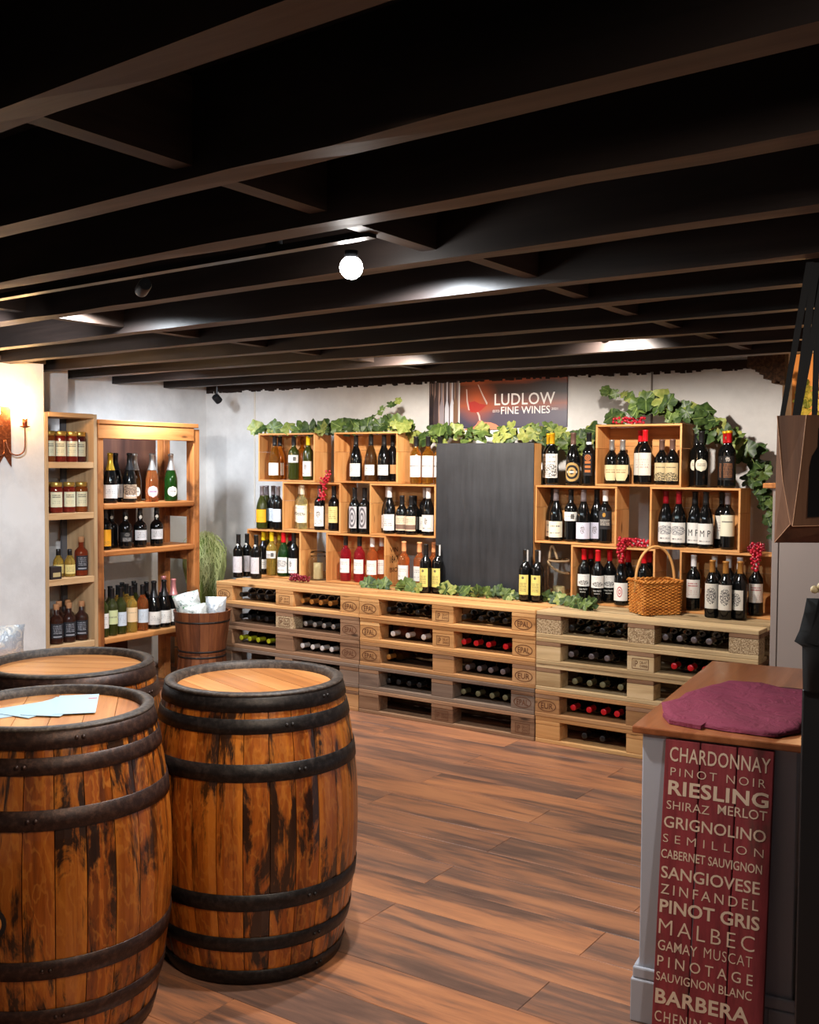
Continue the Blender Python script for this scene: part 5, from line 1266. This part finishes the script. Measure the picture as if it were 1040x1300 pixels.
grapes('red grape cluster hanging over the white-capped bottle at far right', [(3.475,.365,1.085),(3.47,.360,1.04),(3.468,.357,.985)], 52, .027, .009, 7, 0, True, ymax=.389)

# ================================================================== COUNTER WITH SIGN
th = math.radians(7); ex = Vector((math.cos(th), math.sin(th), 0)); ey = Vector((-math.sin(th), math.cos(th), 0))
ct = thing('counter', 'narrow grey painted counter cabinet with varnished wooden top in the right foreground', 'counter', (3.952, -2.466, 0), th)
GREY = pm('grey_blue_paint', srgb(166,170,182), .5)
TOPW = wood('counter_top_wood', srgb(96,50,26), srgb(142,82,48), srgb(166,104,66), 'Y', 14, .35, 0, knots=False, coat=.2)
cw, cd_ = .44, 1.08
bevel(MB().box(0, cw, 0, cd_, .790, .810).build('worktop', TOPW, ct), .004, 2)
bevel(MB().box(.024, cw-.02, .022, cd_-.02, .06, .7895).build('cabinet_body', GREY, ct), .003)
for (a, b) in ((.006, .075), (cw-.075, cw-.006)):
    v = [(a,.004,0),(b,.004,0),(b,.004,.11),(b,.014,.128),(b,.0215,.135),(a,.0215,.135),(a,.014,.128),(a,.004,.11)]
    for (y0, y1) in ((.004, .0215),):
        bevel(MB().box(a, b, .004, .0605, 0, .118).build('foot', GREY, ct), .004, 2)
bevel(MB().box(.010, cw-.010, .009, .0215, .1185, .150).build('plinth_moulding', GREY, ct), .005, 2)
bevel(MB().box(.010, .0235, .0225, cd_-.02, .0, .150).build('side_plinth', GREY, ct), .004, 2)
bevel(MB().box(.0755, cw-.0755, .010, .0210, .065, .118).build('plinth_apron', GREY, ct), .003)

# leaning board of grape names
RED = None
def redwood():
    m = pm('distressed_red_paint', srgb(112,34,40), .6); t = NT(m); v = t.coords((1,1,.12), 3.)
    g = t.noise(v, 30., 6, .7); n = t.noise(t.coords((1,1,.4), 5.), 7., 5, .65)
    c = t.ramp(g, [(.3, srgb(96,26,34)), (.6, srgb(136,48,54))])
    c = t.mix(t.ramp(n, [(.60, gv(0)), (.70, gv(.8))]), c, srgb(74,50,42))
    t.l(c, t.b.inputs['Base Color']); t.bump(g, .3, .003); return m
wl = thing('wine_names_board', 'tall distressed red plank board of grape variety names leaning on the counter', 'sign', (4.040, -2.453, .789))
lean = math.radians(8)
u_ = Vector((math.cos(th), math.sin(th), 0)); n_ = -ey*math.cos(lean)+Vector((0,0,math.sin(lean))); up_ = n_.cross(u_)
Mx = Matrix((u_, n_, up_)).transposed().to_4x4()
if up_.z < 0: up_ = -up_
Mx = Matrix((u_, -n_, up_)).transposed().to_4x4(); Mx.translation = Vector((4.0400, -2.4525, .787))
wl.matrix_world = Mx
RW = redwood(); BWd, BL = .279, .793
for k in range(3):
    a = k*BWd/3; sh = random.uniform(-.002, .002)
    bevel(MB().box(a+.0018, a+BWd/3-.0018, 0, .016, -BL+.001+abs(sh), 0-abs(sh)*1.5).build('plank', RW, wl), .0022, 2)
for z in (-.30, -.62):
    MB().box(.02, BWd-.02, .0162, .026, z-.02, z+.02).build('back_batten', RW, wl)
INK = pm('cream_lettering', srgb(206,182,160), .7)
ROWS = [('CHARDONNAY',.011,.267,.020,.058,.010,1.05),('PINOT NOIR',.015,.257,.074,.095,-.012,1.35),('RIESLING',.011,.266,.107,.145,.035,1.05),
 ('SHIRAZ',.009,.121,.160,.182,-.008,1.0),('MERLOT',.140,.264,.152,.176,.004,1.0),('GRIGNOLINO',.004,.263,.200,.230,.012,1.0),('SEMILLON',.004,.259,.247,.268,-.012,1.7),
 ('CABERNET SAUVIGNON',.001,.257,.286,.309,.012,1.0),('SANGIOVESE',.0035,.254,.329,.360,.015,1.0),('ZINFANDEL',.0045,.252,.375,.400,.002,1.4),('PINOT GRIS',.004,.257,.414,.448,.03,1.0),
 ('MALBEC',.0045,.247,.464,.502,-.012,1.3),('GAMAY',.0045,.107,.517,.543,.004,1.0),('MUSCAT',.122,.243,.514,.540,-.012,1.1),('PINOTAGE',.005,.246,.557,.584,.002,1.5),
 ('SAUVIGNON BLANC',.004,.245,.598,.620,.005,1.0),('BARBERA',.004,.240,.640,.677,.035,1.05),('CHENIN BLANC',.005,.242,.695,.722,.002,1.2),('TEMPRANILLO',.008,.262,.742,.772,.015,1.0)]
for (tx, x0, x1, v0, v1, bold, spc) in ROWS:
    flat_text(tx, x0+.004, x1+.002, -v1, -v0, -.0008, INK, wl, bold, spc)

# burgundy cloth
def cloth():
    P = [(3.935,-2.20),(4.010,-2.372),(4.16,-2.392),(4.305,-2.385),(4.345,-2.30),(4.330,-2.05),(4.262,-1.78),(4.10,-1.74),(3.990,-1.75),(3.955,-1.98)]
    cx = sum(p[0] for p in P)/len(P); cy = sum(p[1] for p in P)/len(P); R = random.Random(4)
    v = []; f = []; m = 10; NN = len(P)*4
    ring = []
    for i in range(len(P)):
        a = P[i]; b = P[(i+1) % len(P)]
        for k in range(4): ring.append((a[0]+(b[0]-a[0])*k/4+R.uniform(-.002,.002), a[1]+(b[1]-a[1])*k/4+R.uniform(-.002,.002)))
    def hgt(x, y): return .007*math.sin(x*31+y*17)+.005*math.sin(x*13-y*37+1)+.004*math.sin((x+y)*60)
    for j in range(m+1):
        s = j/m
        for i, (x, y) in enumerate(ring):
            px_, py_ = cx+(x-cx)*s, cy+(y-cy)*s; edge = 1 if s < .97 else .55
            v.append((px_, py_, (.8125+.013*edge+hgt(px_, py_)*.35)))
    for j in range(m):
        for i in range(NN):
            a = j*NN+i; b = j*NN+(i+1) % NN; f.append((a, b, b+NN, a+NN))
    top = len(v)
    for i, (x, y) in enumerate(ring): v.append((cx+(x-cx)*.985, cy+(y-cy)*.985, .8120))
    for i in range(NN):
        a = m*NN+i; b = m*NN+(i+1) % NN; f.append((a, b, top+(i+1) % NN, top+i))
    f.append(tuple(range(top, top+NN))[::-1])
    o = obj('folded_cloth', mesh('folded_cloth', v, f, pm('burgundy_cloth', srgb(118,40,62), .85), True))
    t = NT(MATS['burgundy_cloth']); nn = t.noise(t.coords((1,1,1),0), 12., 4, .6, 2.); t.bump(nn, .6, .02)
    return tag(o, 'folded burgundy cloth lying on the counter worktop', 'cloth')
cl = cloth()
# lower fold showing at the front-left corner
mb = MB(); v = []
fo = [(3.985,-2.325),(4.03,-2.395),(4.12,-2.408),(4.12,-2.36),(4.02,-2.33)]
mb.add([(x,y,.8115) for x,y in fo]+[(x,y,.822) for x,y in fo], [(4,3,2,1,0),(5,6,7,8,9)]+[(k,(k+1)%5,5+(k+1)%5,5+k) for k in range(5)])
mb.build('under_fold', pm('burgundy_cloth'), cl)

# ================================================================== GREY CABINET BEHIND
TAUPE = pm('taupe_paint', srgb(150,136,128), .6)
gc = thing('tall_cabinet', 'tall taupe grey cabinet with wooden top ledge beside the right pallet stack', 'cabinet', (3.652, -.02, 0))
MB().box(0, .95, .012, .70, 0, 1.405).build('cabinet_body', TAUPE, gc)
bevel(MB().box(0, .030, 0, .0115, 0, 1.405).build('corner_strip', TAUPE, gc), .002)
bevel(MB().box(.034, .95, .002, .0115, .0, 1.405).build('door_panel', TAUPE, gc), .002)
bevel(MB().box(-.045, .96, -.01, .71, 1.4055, 1.43).build('top_ledge', RUSTY, gc), .003)

# black cabinet, pegs, apron
BLK = pm('black_paint', srgb(20,21,24), .5)
bc = thing('black_cabinet', 'black painted cupboard end panel with plinth at the right edge', 'cabinet', (4.455, -2.74, 0), math.radians(4))
bevel(MB().box(0, .5, 0, .55, .14, 1.02).build('panel', BLK, bc), .004)
bevel(MB().box(-.006, .5, -.008, .54, 0, .1395).build('plinth', BLK, bc), .004)
pr_ = thing('peg_rail', 'pale wooden peg rail sticking in from the right edge', 'coat rack', (4.470, -2.68, 1.235))
PEG = pm('pale_peg_wood', srgb(206,184,140), .5)
MB().box(.02, .5, .01, .03, -.03, .03).build('rail', PEG, pr_)
for k, (dx, dz) in enumerate(((-.006,-.002),(.008,.006),(.022,.014),(.09,0),(.16,0))):
    MB().tube([(dx+.03, .012, dz), (dx+.008, -.03, dz+.004)], .0065, 8).sphere((dx+.006, -.033, dz+.004), .009, 8, 5).build('peg', PEG, pr_, True)
v = []; f = []; R9 = random.Random(9)
prof_ = [(.002, 1.222), (-.004, 1.19), (-.012, 1.15), (-.022, 1.125), (-.010, 1.12), (-.004, 1.115), (0, 1.02)]
for j, (dx, z) in enumerate(prof_):
    for i in range(11):
        u = i/10; v.append((4.462+dx+(.25-dx)*u, -2.755+.012*math.sin(u*19+j*.3), z))
for j in range(len(prof_)-1):
    for i in range(10): a = j*11+i; f.append((a, a+1, a+12, a+11))
o = obj('apron', mesh('apron', v, f, pm('black_cloth', srgb(8,9,12), .9), True)); md = o.modifiers.new('thick', 'SOLIDIFY'); md.thickness = .006
tag(o, 'black cloth apron hanging from the peg rail at the right edge', 'apron')

# paper bag with bottle print
pb = thing('paper_bag', 'brown paper bottle bag with black printed bottle hanging at top right', 'bag', (4.335, -2.14, 1.64))
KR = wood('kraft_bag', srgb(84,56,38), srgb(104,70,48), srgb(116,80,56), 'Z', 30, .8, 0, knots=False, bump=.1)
fd = ((Vector((5.03,-5.14,0))-Vector((4.33,-2.14,0))).normalized()); rgt = Vector((-fd.y, fd.x, 0))
A0 = Vector((4.236,-2.167,0)); B0 = A0+rgt*.075-fd*(-.03); D0 = B0+rgt*.15-fd*.01
o0 = Vector((4.335,-2.14,1.64))
def V3(p, z): return Vector((p.x, p.y, z))-o0
zt, zb = 1.646, 1.31
Abk = A0-fd*.09
pts = dict(At=V3(A0,zt), Am=V3(A0+rgt*.018,1.47), Ab=V3(A0+rgt*.040,1.350), Bt=V3(B0,zt), Bm=V3(B0-rgt*.012,1.50), Bb=V3(A0+rgt*.046+fd*.012,1.345), Dt=V3(D0,zt), Db=V3(D0,1.355), Al=V3(A0-fd*.02,zt), All=V3(A0-rgt*.002-fd*.05,1.295), Ax=V3(A0+rgt*.005,1.45))
mb = MB(); P_ = pts
mb.add([P_['At'],P_['Bt'],P_['Bm'],P_['Bb'],P_['Ab'],P_['Am']], [(0,5,4,3,2,1)])
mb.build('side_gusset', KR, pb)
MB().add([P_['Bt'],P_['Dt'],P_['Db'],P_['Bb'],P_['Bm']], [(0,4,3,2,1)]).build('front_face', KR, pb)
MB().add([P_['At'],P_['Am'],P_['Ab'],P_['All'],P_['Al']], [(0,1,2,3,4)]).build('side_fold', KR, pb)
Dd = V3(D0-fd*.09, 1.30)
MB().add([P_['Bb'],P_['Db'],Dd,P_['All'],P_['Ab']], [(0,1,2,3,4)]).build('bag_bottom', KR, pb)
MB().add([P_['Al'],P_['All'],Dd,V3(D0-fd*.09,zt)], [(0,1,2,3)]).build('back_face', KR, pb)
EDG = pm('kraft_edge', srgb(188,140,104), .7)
MB().tube([P_['Bt'],P_['Bm'],P_['Bb']], .0012, 5).build('fold_edge', EDG, pb); MB().tube([P_['At'],P_['Am'],P_['Ab']], .0012, 5).build('fold_edge', EDG, pb)
MB().tube([P_['Ab'],P_['All']], .0012, 5).build('fold_edge', EDG, pb); MB().tube([P_['Bb'],P_['Db']], .0012, 5).build('fold_edge', EDG, pb)
# printed bottle on front face
fx_ = (P_['Dt']-P_['Bt']).normalized(); nf = fx_.cross(Vector((0,0,1))).normalized()
if nf.dot(fd) < 0: nf = -nf
c0 = P_['Bt']+fx_*.038+nf*.003
bp = [(-.030,-.275),(.034,-.270),(.034,-.13),(.026,-.105),(.011,-.085),(.011,-.035),(-.007,-.035),(-.008,-.085),(-.022,-.110),(-.028,-.14)]
bo = MB().add([c0+fx_*a+Vector((0,0,b)) for a, b in bp], [tuple(range(len(bp)))]).build('printed_bottle', pm('bag_black_print', srgb(14,11,11), .8, spec=.2), pb)
for k, hl in enumerate(((-.030,-.026),(-.017,-.013))):
    pass
# black ribbon handles up to the ceiling
for k, (a, b, w_) in enumerate(((.012, .060, .011), (.045, .075, .012), (.052, .100, .010), (.095, .085, .012), (.12, .13, .012))):
    p0 = V3(A0+rgt*a-fd*(.02*k), zt-.01); p1 = V3(A0+rgt*(b+.015)-fd*(.015*k), 2.058)
    MB().add([p0-rgt*w_*.6, p0+rgt*w_*.6, p1+rgt*w_*.9, p1-rgt*w_*.9, p0-rgt*w_*.6-fd*.003, p0+rgt*w_*.6-fd*.003, p1+rgt*w_*.9-fd*.003, p1-rgt*w_*.9-fd*.003], [(0,1,2,3),(7,6,5,4),(0,4,5,1),(1,5,6,2),(2,6,7,3),(3,7,4,0)]).build('ribbon_handle', pm('black_ribbon', srgb(16,15,18), .6), pb)

# ================================================================== LAMPS
LENS = pm('lamp_lens', (1,1,1,1), .3, emit=(1,.97,.93,1), estr=60)
BLKM = pm('black_metal', (.015,.016,.018,1), .35, .4)
def spot_head(label, loc, target, r=.03, L=.09, on=True, up=.05, name='track_spotlight'):
    T = thing(name, label, 'lamp', loc); d = (Vector(target)-Vector(loc)).normalized(); q = d.to_track_quat('Z', 'Y').to_matrix().to_4x4()
    MB().lathe([(r*.9, -L), (r, -L+.006), (r, -.004), (r*.98, 0), (r*.9, 0), (r*.88, -.012)], 22, mat=q, close=False).lathe([(r*.9,-L),(.001,-L)], 22, mat=q, close=False).build('lamp_body', BLKM, T, True)
    MB().lathe([(r*.86, -.014), (r*.80, -.010)], 20, mat=q).build('lens', LENS if on else pm('dark_lens', (.1,.1,.11,1), .1), T)
    MB().tube([d*(-L*.5)+Vector((0,0,r*.6)), Vector((-d.x*L*.5, -d.y*L*.5, up))], .006, 6).build('bracket', BLKM, T)
    return T
tr = thing('lighting_track', 'thin black lighting track running between the ceiling joists', 'lighting track', (.9, -2.77, 2.075), math.radians(-4.3))
MB().box(0, 2.55, -.016, .016, 0, .018).build('track_bar', BLKM, tr)
for x in (.3, 1.2, 2.2): MB().box(x-.02, x+.02, -.012, .012, .0185, .17).build('track_hanger', BLKM, tr)
T = thing('ceiling_bulb', 'bright bare bulb glowing below the joists near the centre of the ceiling', 'lamp', (3.30, -2.86, 2.03))
MB().sphere((0,0,0), .031, 18, 12).build('glowing_bulb', LENS, T, True)
MB().lathe([(.014,.020),(.018,.028),(.018,.044)], 16).build('bulb_holder', BLKM, T, True)
spot_head('black cylinder track spotlight at the far left of the ceiling', (1.60, -2.80, 2.0), (.9, -2.3, 1.55), .032, .10, up=.07)
spot_head('small black track spotlight beside the joist left of the bulb', (2.52, -2.892, 2.030), (2.0, -2.6, 1.9), .02, .06, False, up=.03)
spot_head('small black spotlight hanging before the left end of the back wall', (-.42, .47, 1.955), (-.40, .70, 1.75), .028, .055, False, up=.12)
for nm, p, tg in (('tiny bright spotlight between the joists above the right crates', (3.0,-.5,2.095), (2.9,.5,1.3)), ('bright spotlight between the joists above the left crates', (1.75,-.5,2.095), (1.2,.5,1.2)), ('small bright spotlight between the joists above the left shelf units', (-.02,-.5,2.085), (-.5,.2,1.3)), ('recessed spotlight behind the joist right of the bulb', (3.12,-2.38,2.145), (3.12,-2.34,1)), ('recessed spotlight between joists at the left', (1.55,-2.30,2.145), (1.55,-2.26,1))):
    spot_head(nm, p, tg, .022, .04, up=.06)

# sconce on the chimney wall
scn = thing('wall_sconce', 'copper candle-style wall sconce glowing on the white chimney wall', 'lamp', (-.19, -1.475, 1.50))
COP = make_iron('copper', srgb(120,66,42), srgb(176,108,72), .7, .35)
v = [(-.045,-.02),(-.030,.0),(0,.045),(.030,0),(.045,-.02),(.042,.30),(.03,.315),(-.03,.315),(-.042,.30)]
mb = MB(); mb.add([(.0, a, b) for a, b in v]+[(.006, a, b) for a, b in v], [tuple(range(9))[::-1], tuple(range(9,18))]+[(k,(k+1)%9,9+(k+1)%9,9+k) for k in range(9)])
mb.build('back_plate', COP, scn)
for s in (-1, 1):
    c = [(.008, s*.005, .13), (.03, s*.02, .06), (.05, s*.055, .045), (.065, s*.085, .07), (.07, s*.088, .13), (.07, s*.088, .20)]
    MB().tube(catmull(c, 5), .0042, 8).build('arm', COP, scn, True)
    MB().lathe([(.006,.198),(.027,.205),(.029,.209),(.010,.206)], 20, .07, s*.088).build('drip_pan', COP, scn, True)
    MB().lathe([(.0135,.207),(.0135,.25)], 16, .07, s*.088).build('candle_sleeve', COP, scn, True)
    MB().lathe([(.006,.250),(.016,.275),(.015,.30),(.004,.335)], 14, .07, s*.088).build('candle_bulb', pm('warm_bulb', (1,.8,.5,1), .3, emit=(1,.72,.38,1), estr=35), scn, True)
# vine in the back room
vine('yellow-green vine sprig hanging in the orange-lit room beyond the wall', [([(3.30,2.05,2.05),(3.28,2.05,1.98),(3.29,2.05,1.90)], 12, .03, .09, (0,2,5), None),([(3.44,2.05,2.05),(3.42,2.05,1.92),(3.40,2.05,1.85)], 9, .03, .08, (0,2,5), None)], 31)
for o in list(bpy.data.objects):
    if o.name.startswith('vine_garland') and 'orange-lit' in o.get('label', ''):
        pass
